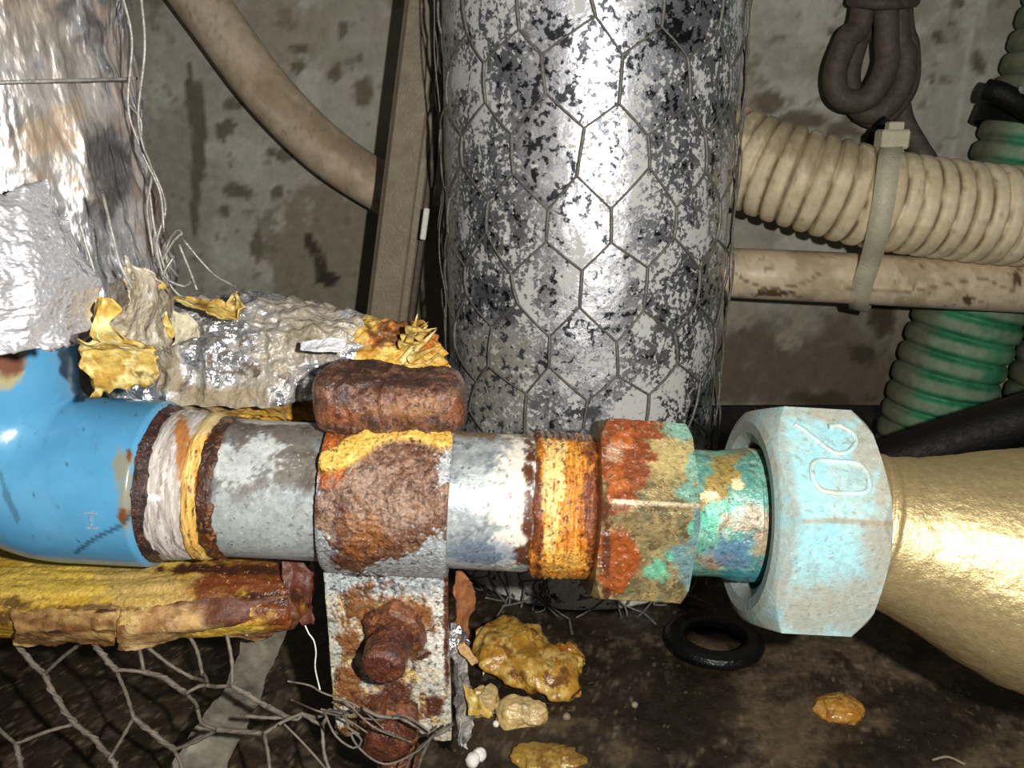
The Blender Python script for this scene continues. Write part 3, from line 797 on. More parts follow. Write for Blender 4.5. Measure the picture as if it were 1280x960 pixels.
# loose double wires of the netting seam along both edges
for a0, sd in ((1.30, 1), (1.42, 2), (-1.38, 3), (1.22, 4), (-1.48, 5)):
    rr_ = random.Random(sd); pts = []
    for z in range(24, 250, 11): pts.append(cylpt(a0 + rr_.uniform(-.06, .06) + .05 * math.sin(z * .12 + sd), z, BR + 1.4 + rr_.uniform(0, 1.8)))
    V, N, Fc = tube(smooth_path(pts, 2.5), .27, 5); net.add(V, Fc)
# frayed foot of the netting
for q in range(26):
    a = rnd.uniform(-1.2, 1.4); pts = [cylpt(a, rnd.uniform(8, 22), BR + 1.2)]
    for k in range(3): pts.append(cylpt(a + rnd.uniform(-.12, .12), max(1.2, pts[-1][2] - rnd.uniform(2, 8)), BR + 2 + k * rnd.uniform(.8, 2.4)))
    V, N, Fc = tube(smooth_path(pts, 1.5), .38, 5); net.add(V, Fc)
o = net.build('wire_netting', M['wire_dark'], bp)
tag(o, 'hexagonal wire netting wrapped round the foil')

# ================================================================== LEFT FOIL SLEEVE AND INSULATION
SXc = at(-103); SX, SY = SXc[0], SXc[1] + 3
sl = thing('insulation_sleeve', 'crinkled silver foil sleeve hanging over the blue elbow', 'pipe insulation', (SX, SY, 118))
zb0 = 122.0
V, N, Fc, S, PH = lathe([(zb0 + 1, 31.5), (zb0, 33.6), (zb0 + 8, 34.6), (zb0 + 20, 33.4), (zb0 + 45, 32.6), (260, 33.5)], 420, np.array([SX, SY, 0]), vfr, .6)
# ragged lower hem, hanging lower at the front
hem = sstep(zb0 + 20, zb0, V[:, 2])
V[:, 2] += hem * (11 * (fbm(N * 20, 7, 3, 4) - .5) + 3.5 * np.sin(PH * 1.0 + 2.4))
cr = ridged(V / np.array([1, 1, 2.2]), 14, 3, 3)
V += N * (5.0 * (cr - .6) + 3.0 * (fbm(V, 22, 3, 8) - .5) + 1.8 * (ridged(V / np.array([1, 1, 2.0]), 6, 3, 9) - .6))[:, None]
p = Paint(V, (226, 226, 230), .27, .96)
dn = fbm(V, 30, 3, 35) * .5 + fbm(V, 5, 4, 36) * .5
p.apply(sstep(.48, .58, dn) * .6, (170, 164, 158), .42, .7)
dn = fbm(V, 16, 4, 135) * .55 + fbm(V, 4, 4, 136) * .45
p.apply(sstep(.5, .56, dn) * .75, (104, 98, 96), .4, .8)
p.apply(sstep(.54, .6, fbm(V, 20, 5, 137, (1, 1, 1), .65)) * .6, (150, 128, 104), .5, .3)
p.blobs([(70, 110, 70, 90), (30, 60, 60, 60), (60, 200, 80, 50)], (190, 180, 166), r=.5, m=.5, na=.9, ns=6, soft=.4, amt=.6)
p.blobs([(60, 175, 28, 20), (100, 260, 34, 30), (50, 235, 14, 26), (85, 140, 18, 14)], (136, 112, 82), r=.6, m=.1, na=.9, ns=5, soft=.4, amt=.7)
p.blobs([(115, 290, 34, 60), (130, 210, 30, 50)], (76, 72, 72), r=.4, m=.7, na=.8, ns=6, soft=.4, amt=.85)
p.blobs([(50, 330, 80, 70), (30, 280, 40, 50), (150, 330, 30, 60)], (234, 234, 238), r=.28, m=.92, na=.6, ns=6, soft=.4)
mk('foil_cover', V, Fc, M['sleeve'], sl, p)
# glass wool lining inside the sleeve
V, N, Fc, S, PH = lathe([(zb0 + 9, 19), (zb0 + 6, 22), (zb0 + 5, 26), (zb0 + 8, 27.5), (255, 27.5), (255, 18), (zb0 + 9, 18)], 160, np.array([SX, SY, 0]), vfr, 1.2)
V += N * (2.5 * (fbm(V, 5, 4, 3) - .5))[:, None]
p = Paint(V, (206, 178, 84), .85); p.noise((160, 124, 52), .55, .08, 5)
mk('wool_lining', V, Fc, M['wool'], sl, p)
# thin strip of film round it
pts = [np.array([SX + 36.4 * math.sin(a), SY - 36.4 * math.cos(a), 157.5 + 3.0 * a]) for a in np.linspace(-1.4, 1.6, 40)]
V, N, Fc = tube(np.array(pts), .28, 6); mk('binding_wire', V, Fc, M['wire'], sl)

def sheet(name, quad_px, mat, paintf, parent, amp=1.5, size=6, seed=0, n=46, th=.35, rag=3.0):
    """torn sheet through a row-major grid of (px,py,Y) control points"""
    G = np.array([[P(*q) for q in row] for row in quad_px])
    a, b = G.shape[:2]
    rowsP = [smooth_path(list(r), 1e9) for r in G]
    def interp(arr, m):
        t = np.linspace(0, len(arr) - 1, m); i = np.minimum(t.astype(int), len(arr) - 2); f = (t - i)[:, None]
        f = f * f * (3 - 2 * f) * .4 + f * .6
        return arr[i] * (1 - f) + arr[i + 1] * f
    R = np.array([interp(r, n) for r in G]); Q = np.array([interp(R[:, j], n) for j in range(n)]).transpose(1, 0, 2)
    V = Q.reshape(-1, 3)
    uu, vv = np.meshgrid(np.linspace(0, 1, n), np.linspace(0, 1, n), indexing='ij')
    e = np.minimum(np.minimum(uu, 1 - uu), np.minimum(vv, 1 - vv)).ravel(); w = sstep(.14, 0, e)
    jx = np.stack([fbm(V, 4, 3, seed + 1) - .5, fbm(V, 4, 3, seed + 2) - .5, fbm(V, 4, 3, seed + 3) - .5], 1)
    V = V + jx * (w * rag * 2)[:, None]
    du = np.gradient(Q, axis=0); dv = np.gradient(Q, axis=1); Nn = np.cross(du, dv).reshape(-1, 3); Nn /= np.linalg.norm(Nn, axis=1)[:, None] + 1e-9
    V = V + Nn * (amp * 2 * (ridged(V, size, 3, seed) - .6) + amp * (fbm(V, size * 1.7, 2, seed + 5) - .5))[:, None]
    Vk = V + Nn * th
    Fg = gridF(n, n); nv = len(V)
    ed = np.concatenate([np.arange(n - 1, -1, -1), np.arange(1, n) * n, (n - 1) * n + np.arange(1, n), np.arange(n - 2, 0, -1) * n + n - 1]); e2 = np.roll(ed, -1)
    Va = np.vstack([V, Vk]); p = paintf(Va)
    return mk(name, Va, np.vstack([Fg[:, ::-1], Fg + nv, np.stack([ed, e2, e2 + nv, ed + nv], 1)]), mat, parent, p)

def p_yellow(V):
    p = Paint(V, (198, 168, 84), .75); p.noise((170, 134, 52), .53, .08, 4); p.noise((226, 206, 138), .58, .06, 3); p.noise((120, 92, 44), .66, .04, 3); return p
def p_foil(V):
    p = Paint(V, (224, 224, 228), .3, .95); p.noise((168, 162, 150), .56, .07, 4, r=.6, m=.3); p.noise((120, 108, 90), .64, .05, 4, r=.7, m=.2); return p
def p_dusty(V):
    p = Paint(V, (182, 172, 152), .55, .2); p.noise((150, 136, 112), .54, .08, 5); p.noise((206, 200, 186), .6, .05, 3); p.noise((96, 84, 68), .66, .05, 3); return p
# bright torn flap of foil hanging at the front of the sleeve
sheet('foil_flap', [[(-60, 290, 104), (20, 235, 112), (50, 232, 116), (85, 300, 121)], [(-60, 360, 102), (40, 350, 109), (90, 345, 115), (125, 350, 121)], [(-60, 445, 102), (30, 432, 107), (80, 430, 113), (112, 405, 119)]], M['flap'],
      lambda V: Paint(V, (242, 242, 246), .36, .8), sl, .7, 14, 12)
sheet('torn_lining', [[(126, 372, 122), (140, 372, 122)], [(112, 420, 122), (135, 400, 122)], [(96, 432, 125), (190, 436, 130)], [(108, 488, 129), (185, 478, 133)]], M['paper'], p_yellow, sl, 1.0, 6, 22)
sheet('torn_film', [[(150, 325, 128), (190, 335, 134), (200, 380, 140)], [(150, 370, 126), (180, 380, 132), (205, 420, 140)], [(140, 425, 126), (175, 430, 131), (210, 450, 140)]], M['crumple'], p_dusty, sl, 1.2, 7, 33)
sheet('torn_lining', [[(190, 350, 140), (200, 360, 142)], [(196, 390, 140), (212, 400, 143)], [(205, 425, 142), (220, 420, 144)]], M['paper'], p_yellow, sl, .8, 4, 44, n=30)

# --- peeled insulation lying behind the pipe
ih = thing('peeled_insulation', 'peeled crumpled foil insulation with orange glass wool behind the pipe', 'pipe insulation', P(350, 470, 178) - np.array([0, 0, 14]))
iA, iB = P(190, 455, 180), P(540, 462, 182)
ifr = frame(iB - iA, np.array([0, -.9, .45])); L_ = np.linalg.norm(iB - iA)
V, N, Fc, S, PH = lathe([(-1, .1), (0, 9), (5, 12.5), (L_ * .45, 13.2), (L_ * .72, 10.8), (L_ * .86, 11.2), (L_ * .97, 9.8), (L_ + 1.0, 5), (L_ + 1.5, .1)], 240, iA, ifr, .5)
V += N * (4.5 * (fbm(V, 8, 4, 7) - .5) + 1.6 * (ridged(V, 2.5, 2, 9) - .6))[:, None]
tip = sstep(L_ - 6, L_ + 1, S); V += ifr[0] * (tip * 9 * (fbm(V, 2.4, 2, 18) - .45))[:, None]
p = Paint(V, (214, 166, 62), .7); p.noise((190, 138, 44), .52, .07, 4); p.noise((232, 196, 104), .58, .06, 3)
p.blobs([(500, 410, 30, 16), (530, 430, 14, 18), (470, 425, 12, 10)], (184, 96, 28), na=.8, ns=3, soft=.3, amt=.85)
p.blobs([(490, 415, 30, 14)], (70, 40, 18), na=1.15, ns=1.5, soft=.2, amt=.8)
p.blobs([(350, 490, 30, 26), (390, 480, 20, 30), (300, 500, 60, 12)], (140, 108, 52), na=.7, ns=3, soft=.3)
p.blobs([(250, 500, 60, 20)], (150, 134, 108), na=.6, ns=3, soft=.3)
mk('wool_core', V, Fc, M['wool'], ih, p)
# fibre tufts at the ragged end
for q in range(12):
    b_ = P(530 + rnd.uniform(-20, 6), 415 + rnd.uniform(-12, 45), 172 + rnd.uniform(-2, 6)); e_ = b_ + np.array([rnd.uniform(1, 5), rnd.uniform(-2, 2), rnd.uniform(-1, 4)])
    V, N, Fc = tube(smooth_path([b_ - (e_ - b_) * .6, b_, (b_ + e_) / 2 + [0, 0, rnd.uniform(-.4, .4)], e_], .6), lambda a: 1.0 * (1 - a / a[-1]) + .08, 8)
    p = p_yellow(V); mk('wool_tuft', V, Fc, M['wool'], ih, p)
# foil skin on top of it
V, N, Fc, S, PH = lathe([(-4, 13.5), (4, 15.2), (L_ * .34, 16.0), (L_ * .5, 15.2), (L_ * .66, 12.6), (L_ * .76, 12.2)], 200, iA, ifr, .4, phi0=d2r(-38), phi1=d2r(165))
edge = sstep(d2r(-10), d2r(-38), PH)
V -= ifr[0] * (edge * 3 * (fbm(V, 4, 3, 8) - .5))[:, None]
V += N * (4.0 * (ridged(V, 9, 3, 27) - .58) + 2.2 * (ridged(V, 3.4, 2, 29) - .6) + edge * 2.5)[:, None]
V += ifr[0] * (sstep(L_ * .6, L_ * .76, S) * 10 * (fbm(N * 30, 7, 3, 71) - .5))[:, None]
p = Paint(V, (230, 230, 234), .28, .9)
p.noise((184, 176, 162), .55, .06, 5, r=.6, m=.3); p.noise((110, 98, 84), .62, .05, 3, r=.6, m=.3)
p.blobs([(380, 400, 60, 36), (350, 430, 30, 40), (430, 410, 30, 20)], (170, 160, 140), r=.55, m=.25, na=.5, ns=5, soft=.3, amt=.9)
p.blobs([(375, 415, 20, 16), (400, 440, 20, 14)], (130, 118, 96), r=.6, m=.1, na=.9, ns=4, soft=.3, amt=.7)
p.blobs([(270, 500, 60, 18), (210, 470, 20, 30)], (150, 134, 106), r=.8, m=0, na=.6, ns=4, soft=.3, amt=.9)
mk('foil_skin', V, Fc, M['crumple'], ih, p)
sheet('torn_lining', [[(222, 372, 168), (262, 380, 166), (296, 392, 166), (300, 362, 168)], [(214, 382, 164), (262, 393, 162), (296, 402, 162), (310, 385, 164)]], M['paper'], p_yellow, ih, .8, 5, 52, n=40, rag=2.5)
sheet('torn_lining', [[(205, 380, 163), (240, 395, 161)], [(222, 430, 160), (250, 425, 158)]], M['paper'], lambda V: Paint(V, (214, 204, 172), .7), ih, .7, 6, 57, n=34, rag=2)
sheet('foil_tab', [[(378, 432, 163), (410, 424, 163), (432, 424, 164)], [(376, 440, 161), (405, 440, 160), (428, 442, 161)]], M['crumple'], lambda V: Paint(V, (232, 232, 236), .4, .2), ih, .5, 5, 61, n=30, rag=1)

# --- lower insulation shell under elbow and pipe
ls = thing('insulation_shell', 'sodden yellow-brown insulation shell under the blue elbow', 'pipe insulation', P(200, 790, 146))
lA, lB = P(-60, 735, 152), P(388, 738, 152)
lfr = frame(lB - lA, np.array([0, -1, .35])); L2 = np.linalg.norm(lB - lA)
V, N, Fc, S, PH = lathe([(-1, .1), (0, 7), (L2 * .6, 7.2), (L2 * .85, 6.4), (L2 * .97, 5.6), (L2, 3), (L2 + .5, .1)], 220, lA, lfr, .5)
c_ = lA + S[:, None] * lfr[0]; off = V - c_
V = c_ + off * np.array([1, 1.9, 1.0])
V += N * (3.4 * (fbm(V, 7, 4, 15, (4, 1, 1)) - .5) + 1.0 * (ridged(V / np.array([5, 1, 1]), 3, 2, 16) - .6))[:, None]
p = Paint(V, (198, 158, 52), .4); p.noise((212, 178, 80), .54, .1, 8, stretch=(3, 1, 1)); p.noise((170, 128, 40), .58, .08, 5, stretch=(3, 1, 1))
p.blobs([(190, 735, 70, 26), (150, 770, 60, 18)], (190, 158, 92), na=.7, ns=4, soft=.3)
p.blobs([(335, 725, 90, 34), (360, 750, 60, 40)], (112, 58, 28), na=.7, ns=5, soft=.35)
p.blobs([(60, 775, 90, 8), (120, 760, 60, 5), (20, 755, 16, 12)], (86, 60, 34), na=.9, ns=3, soft=.3, amt=.85)
p.blobs([(300, 712, 100, 6), (345, 748, 70, 10)], (66, 36, 24), na=.8, ns=3, soft=.3)
mk('wool_body', V, Fc, M['wool'], ls, p)
def p_kraft(V):
    p = Paint(V, (190, 150, 96), .6); p.noise((160, 116, 66), .54, .08, 4); p.noise((212, 180, 124), .6, .05, 3)
    p.blobs([(330, 760, 90, 40), (250, 745, 60, 12)], (92, 50, 30), na=.6, ns=4, soft=.4); p.blobs([(150, 765, 10, 40)], (120, 80, 50), na=.5); return p
sheet('kraft_liner', [[(138, 756, 142), (210, 756, 141), (290, 748, 142), (360, 742, 145)], [(146, 790, 138), (215, 782, 138), (290, 772, 140), (372, 765, 144)], [(146, 806, 141), (190, 805, 142), (240, 785, 144), (330, 792, 148)]], M['paper'], p_kraft, ls, .7, 8, 71, n=60, th=1.0, rag=1.0)
sheet('kraft_liner', [[(345, 690, 150), (392, 692, 152)], [(350, 730, 146), (390, 735, 148)], [(368, 765, 148), (388, 778, 150)]], M['paper'], lambda V: Paint(V, (92, 48, 36), .5), ls, 1.2, 5, 75, n=34, th=.8, rag=2.5)
def p_kraft2(V):
    p = Paint(V, (168, 130, 78), .6); p.noise((120, 82, 44), .52, .08, 4, stretch=(4, 1, 1)); p.noise((196, 164, 104), .58, .06, 3, stretch=(3, 1, 1)); p.noise((60, 40, 26), .64, .04, 2, stretch=(4, 1, 1)); return p
sheet('kraft_liner', [[(12, 762, 140), (80, 765, 139), (150, 760, 139)], [(18, 782, 138), (85, 780, 137), (148, 778, 137)], [(22, 800, 141), (85, 797, 140), (146, 796, 140)]], M['paper'], p_kraft2, ls, .8, 7, 171, n=50, th=1.0, rag=1.4)
def p_edge(V): return Paint(V, (226, 220, 206), .5)
sheet('torn_foil_edge', [[(248, 779, 143), (275, 776, 143), (312, 789, 145)], [(250, 784, 143.5), (278, 782, 143.5), (310, 793, 145)]], M['crumple'], p_edge, ls, .3, 4, 79, n=24, rag=.6)

# ================================================================== NETTING HANGING AT LOWER LEFT
ND = {1: (18, 797), 2: (55, 843), 3: (100, 805), 4: (93, 905), 5: (20, 930), 6: (-4, 908), 7: (27, 968), 8: (137, 948), 9: (146, 972), 10: (115, 800), 11: (145, 838), 12: (167, 897), 13: (180, 840), 14: (232, 867), 15: (247, 887),
      16: (217, 937), 17: (225, 972), 18: (272, 912), 19: (330, 917), 20: (377, 892), 21: (338, 972), 22: (412, 888), 23: (173, 806), 24: (260, 857), 25: (290, 857), 26: (230, 786), 27: (253, 843), 28: (183, 808), 29: (240, 847), 30: (333, 883),
      31: (360, 897), 32: (307, 895), 33: (403, 907), 34: (415, 972), 35: (283, 790), 36: (-30, 880), 37: (-25, 790), 38: (455, 886), 39: (500, 897), 40: (540, 918), 41: (566, 905), 42: (520, 970), 43: (30, 1010), 44: (140, 1010), 45: (225, 1010), 46: (340, 1010), 47: (410, 1005)}
ED = [(1, 2, 1), (2, 3, 0), (2, 4, 1), (4, 5, 0), (5, 6, 0), (5, 7, 1), (4, 8, 1), (8, 9, 1), (12, 8, 0), (10, 11, 1), (11, 13, 0), (11, 12, 0), (12, 16, 1), (13, 14, 1), (13, 23, 0), (14, 15, 0), (14, 24, 0), (24, 25, 0), (15, 18, 0), (18, 16, 0), (18, 19, 1),
      (19, 20, 0), (19, 21, 0), (20, 22, 0), (16, 17, 0), (26, 27, 0), (28, 29, 0), (29, 24, 0), (25, 30, 1), (30, 31, 1), (31, 20, 0), (32, 31, 0), (20, 33, 0), (33, 34, 0), (33, 22, 0), (35, 25, 0), (6, 36, 0), (1, 37, 0), (38, 22, 0), (38, 39, 0), (39, 40, 0), (40, 41, 0), (40, 42, 0), (7, 43, 1), (9, 44, 1), (17, 45, 0), (21, 46, 0), (34, 47, 0), (27, 24, 0)]
NP = {}
for k, (x, y) in ND.items():
    Yv = 143 - 0.055 * (y - 800) + rnd.uniform(-3, 3)
    if k in (38, 39, 40, 41): Yv = 131
    NP[k] = P(x, y, Yv)
J = Join()
for a, b, th in ED:
    pa, pb = NP[a], NP[b]; m_ = (pa + pb) / 2 + np.array([rnd.uniform(-.8, .8), rnd.uniform(-1, 1), rnd.uniform(-.8, .8)])
    path = smooth_path([pa, m_, pb], 1.0)
    V, N, Fc = tube(path, lambda q: (.56 if th else .4) + .07 * np.sin(q * 2.4), 7); J.add(V, Fc)
    if th:                                           # the second strand of the twist
        t = np.linspace(0, 1, len(path)); tw_ = path + np.stack([.6 * np.cos(t * 14), .6 * np.sin(t * 14), .4 * np.cos(t * 14 + 1)], 1)
        V, N, Fc = tube(tw_, .34, 6); J.add(V, Fc)
o = J.build('wire_netting', M['net_old']); tag(o, 'torn dirty wire netting hanging at the lower left', 'wire netting')

# tangle of thin loose wires across the foot of the bracket
J = Join()
for q in range(4):
    x0, y0 = rnd.uniform(300, 440), rnd.uniform(850, 900); pts = [P(x0, y0, 134 + rnd.uniform(-4, 6))]
    for k in range(4):
        x0 += rnd.uniform(15, 45); y0 += rnd.uniform(-8, 28); pts.append(P(x0, min(y0, 985), 131 + rnd.uniform(-4, 3)))
    V, N, Fc = tube(smooth_path(pts, 1.2), .2, 5); J.add(V, Fc)
for pts in ([(430, 890), (445, 930), (480, 955), (520, 940), (545, 915)], [(405, 890), (420, 920), (442, 935), (452, 925), (430, 905)], [(355, 905), (380, 930), (410, 965), (430, 1000)], [(500, 990), (512, 950), (535, 925), (562, 905)]):
    V, N, Fc = tube(smooth_path([P(x, y, 129 - i * .5) for i, (x, y) in enumerate(pts)], 1.2), .24, 6); J.add(V, Fc)
o = J.build('loose_wire', M['net_old']); tag(o, 'tangle of thin loose wires across the foot of the bracket', 'wire')

# thin wires sticking out beside the left sleeve
J = Join()
for pts in ([(152, -10), (165, 50), (160, 130), (172, 175), (198, 228), (207, 262), (196, 305), (205, 350)], [(176, -10), (181, 60), (173, 140), (178, 180), (190, 215), (184, 260), (192, 320)], [(160, 130), (176, 150), (178, 190), (200, 240), (205, 290)],
            [(200, 330), (218, 300), (228, 292), (222, 288), (212, 300), (208, 325), (222, 345)], [(228, 298), (250, 325), (270, 345), (294, 358)], [(224, 306), (236, 335), (246, 362)], [(186, 235), (196, 300), (215, 360), (232, 372)], [(218, 320), (205, 345), (230, 358), (240, 350)],
            [(128, 240), (140, 290), (150, 330), (165, 360)], [(100, 280), (112, 320), (120, 345)]):
    yy = 122 if pts[0][0] < 130 else 146
    V, N, Fc = tube(smooth_path([P(x, y, yy + rnd.uniform(-2, 2)) for x, y in pts], 1.0), .24, 6); J.add(V, Fc)
o = J.build('loose_wire', M['wire']); tag(o, 'thin curly wires sticking out beside the left foil sleeve', 'wire')

# ================================================================== CABLES, CONDUITS AND HOSES ON THE WALL
# diagonal conduit
pth = smooth_path([P(120, -220, 378), P(200, -75, 378), P(228, -30, 378), P(268, 25, 378), P(335, 115, 378), P(410, 190, 379), P(490, 242, 380), P(535, 262, 381)], 1.5)
V, N, Fc = tube(pth, 11.3, 40)
p = Paint(V, (216, 196, 168), .6); p.noise((200, 178, 148), .52, .1, 12); p.noise((140, 120, 94), .68, .04, 3, amt=.6)
p.line([(330, 110), (400, 165), (470, 215)], 12, (156, 134, 106), na=.7, ns=4, soft=.4, amt=.6)
o = mk('conduit', V, Fc, M['beige'], None, p); tag(o, 'dusty beige conduit slanting across the wall at upper left', 'conduit')
# leaning trunking
tA, tB = P(566, -230, 334), P(480, 440, 322)
tk = thing('cable_trunking', 'narrow grey plastic trunking leaning beside the diagonal conduit', 'trunking', tB)
ax = (tB - tA); ln = np.linalg.norm(ax); az_ = ax / ln; axx = np.cross(az_, Y3); axx /= np.linalg.norm(axx); axx *= np.sign(axx[0]); ay_ = np.cross(az_, axx)
mid = (tA + tB) / 2
Vb, Fb = box(mid, axx * 8.6, ay_ * 4.0, az_ * ln / 2, 1.2); mk('trunking_base', Vb, Fb, M['trunk'], tk, smooth=False)
Vb, Fb = box(mid - Y3 * 4.6 - axx * 1.0, axx * 6.2, ay_ * 1.4, az_ * ln / 2, .8); mk('trunking_cover', Vb, Fb, M['trunk'], tk, smooth=False)
Vb, Fb = box(mid + axx * 9.6, axx * 1.3, ay_ * 5.2, az_ * ln / 2, .6); mk('side_lip', Vb, Fb, M['cable'], tk, smooth=False)
Vb, Fb = box(P(531, 280, 309), axx * 1.1, ay_ * 1, az_ * 6, .4); mk('paint_chip', Vb, Fb, M['white_bit'], tk, smooth=False)

# beige corrugated hose
def corr(r, pitch, amp):
    def f(a):
        q = np.abs(np.sin(a / pitch * math.pi)); return r + amp * (1 - 2 * (1 - q) ** 2.2)
    return f
pth = smooth_path([P(790, 140, 372), P(840, 164, 362), P(895, 185, 348), P(950, 208, 338), P(1020, 230, 330), P(1100, 250, 326), P(1200, 264, 324), P(1290, 272, 323), P(1400, 274, 323), P(1650, 280, 323), P(1900, 286, 323)], .55)
V, N, Fc = tube(pth, corr(18.4, 6.4, 1.15), 72)
p = Paint(V, (236, 220, 184), .5); p.noise((222, 204, 166), .52, .1, 12)
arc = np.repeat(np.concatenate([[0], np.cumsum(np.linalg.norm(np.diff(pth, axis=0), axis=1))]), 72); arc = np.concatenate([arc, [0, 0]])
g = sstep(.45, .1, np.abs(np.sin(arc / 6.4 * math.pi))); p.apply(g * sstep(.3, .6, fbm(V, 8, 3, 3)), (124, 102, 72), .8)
p.blobs([(960, 160, 70, 26), (1040, 190, 60, 26)], (168, 150, 116), na=.9, ns=5, soft=.4, amt=.7); p.noise((150, 128, 96), .7, .03, 3, amt=.5)
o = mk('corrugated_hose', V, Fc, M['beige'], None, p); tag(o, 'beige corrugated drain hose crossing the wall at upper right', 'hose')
# plain beige pipe
pa, pb, pc, pd = P(790, 328, 358), P(900, 340, 344), P(1100, 350, 334), P(1900, 392, 330)
V, N, Fc = tube(smooth_path([pa, pb, pc, pd], 1.2), 10.6, 48)
p = Paint(V, (228, 208, 176), .42); p.noise((196, 176, 142), .54, .08, 14)
p.line([(905, 330), (930, 350), (960, 362), (1000, 356), (1022, 342)], 1.3, (110, 90, 66), na=.35, ns=4, soft=.4, amt=.8)
p.line([(1060, 362), (1130, 366), (1180, 356), (1230, 348), (1270, 366)], 1.2, (120, 100, 74), na=.35, ns=4, soft=.4, amt=.7)
p.blobs([(1210, 378, 8, 8), (1270, 350, 6, 10), (970, 366, 20, 4)], (104, 84, 60), na=.8, ns=3); p.noise((120, 100, 74), .7, .03, 3, amt=.7)
o = mk('drain_pipe', V, Fc, M['beige'], None, p); tag(o, 'smooth beige plastic pipe running below the corrugated hose', 'pipe')
# nylon tie holding both
ct = thing('cable_tie', 'cream nylon cable tie strapping the hose to the pipe', 'cable tie', P(1074, 378, 330))
loop = [P(1116, 181, 327), P(1112, 196, 312), P(1108, 228, 305.5), P(1103, 262, 305), P(1096, 296, 309), P(1088, 326, 318), P(1080, 350, 322), P(1074, 377, 329), P(1076, 384, 342), P(1084, 352, 352), P(1098, 290, 352), P(1110, 215, 346), P(1116, 178, 337)]
lp = smooth_path(loop, 1.0, True); n = len(lp)
T = np.roll(lp, -1, 0) - np.roll(lp, 1, 0); T /= np.linalg.norm(T, axis=1)[:, None]
side = np.cross(T, lp.mean(0) - lp); side /= np.linalg.norm(side, axis=1)[:, None]
for i in range(n):
    if side[i].dot(X3) < 0: side[i] = -side[i]
outw = np.cross(side, T); outw *= np.sign(np.einsum('ij,ij->i', outw, lp - lp.mean(0)))[:, None]
ring = np.stack([lp - side * 3.9, lp + side * 3.9, lp + side * 3.9 + outw * 1.2, lp - side * 3.9 + outw * 1.2], 1).reshape(-1, 3)
mk('tie_strap', ring, gridF(n, 4, True, True), M['tie'], ct, smooth=False)
hc = P(1115, 174, 322)
Vb, Fb = box(hc, X3 * 5.4, Y3 * 4, Z3 * 3.6, .8); hd = mk('tie_head', Vb, Fb, M['tie'], ct, smooth=False)
Vb, Fb = box(hc + [0.4, 0, 4.6], X3 * 3.0, Y3 * 2.2, Z3 * 1.8, .5); mk('tie_tail', Vb, Fb, M['tie'], hd, smooth=False)

# looped dark cable
cb = thing('looped_cable', 'dark dusty cable coiled in a hanging loop on the wall', 'cable', P(1090, 150, 380))
def cabl(pts, r, name='cable_strand'):
    V, N, Fc = tube(smooth_path([P(*q) for q in pts], 1.0), r, 24); mk(name, V, Fc, M['cable'], cb)
cabl([(1084, -300, 376), (1080, 0, 374), (1058, 50, 372), (1044, 90, 371), (1048, 118, 370), (1068, 127, 369), (1090, 117, 368), (1108, 80, 368), (1108, 30, 369), (1104, -300, 371)], 5.0)
cabl([(1092, -300, 388), (1088, 0, 387), (1072, 50, 386), (1062, 90, 385), (1066, 120, 384), (1080, 140, 378), (1104, 137, 375), (1126, 110, 375), (1132, 70, 376), (1122, 20, 377), (1114, -300, 378)], 4.8)
cabl([(1130, -300, 380), (1128, 0, 379), (1137, 60, 378), (1136, 105, 378), (1118, 135, 379), (1096, 149, 381), (1072, 140, 384)], 4.2)
cabl([(1122, 110, 386), (1130, 150, 384), (1146, 180, 380), (1165, 210, 378), (1180, 240, 380)], 4.4)
V, N, Fc = tube(smooth_path([P(1068, 2, 372), P(1104, 5, 362), P(1140, 3, 372), P(1138, 0, 392), P(1104, 0, 394), P(1070, 0, 390)], 1.0, True), 2.3, 10, closed=True); mk('binding_tie', V, Fc, M['cable'], cb)
V, N, Fc = tube(smooth_path([P(1108, 150, 372), P(1096, 165, 372), P(1088, 182, 374)], 1), 3.0, 12); mk('cable_tail', V, Fc, M['matte_black'], cb)

# green corrugated hoses
for k, (dx, lab) in enumerate(((0, 'green corrugated hose slanting down the wall, the nearer to the cable loop'), (151, 'second green corrugated hose at the right edge of the wall'))):
    pth = smooth_path([P(1145 + dx, 600, 372), P(1168 + dx, 520, 373), P(1190 + dx, 450, 373), P(1248 + dx, 300, 373), P(1306 + dx, 150, 373), P(1345 + dx, 40, 373), P(1390 + dx, -90, 373)], .8)
    fn_ = corr(22.6, 9.6, 1.4); V, N, Fc = tube(pth, fn_, 72)
    p = Paint(V, (72, 150, 106), .45); p.noise((54, 128, 88), .54, .08, 10)
    arc = np.repeat(np.concatenate([[0], np.cumsum(np.linalg.norm(np.diff(pth, axis=0), axis=1))]), 72); arc = np.concatenate([arc, [0, 0]])
    g = sstep(.5, .95, np.abs(np.sin(arc / 9.6 * math.pi))); p.apply(g * sstep(.3, .6, fbm(V, 14, 3, 3)) * .8, (150, 166, 136), .75)
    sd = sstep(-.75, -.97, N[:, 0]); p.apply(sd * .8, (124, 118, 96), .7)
    o = mk('corrugated_hose', V, Fc, M['green'], None, p); tag(o, lab, 'hose', 'green corrugated hoses')
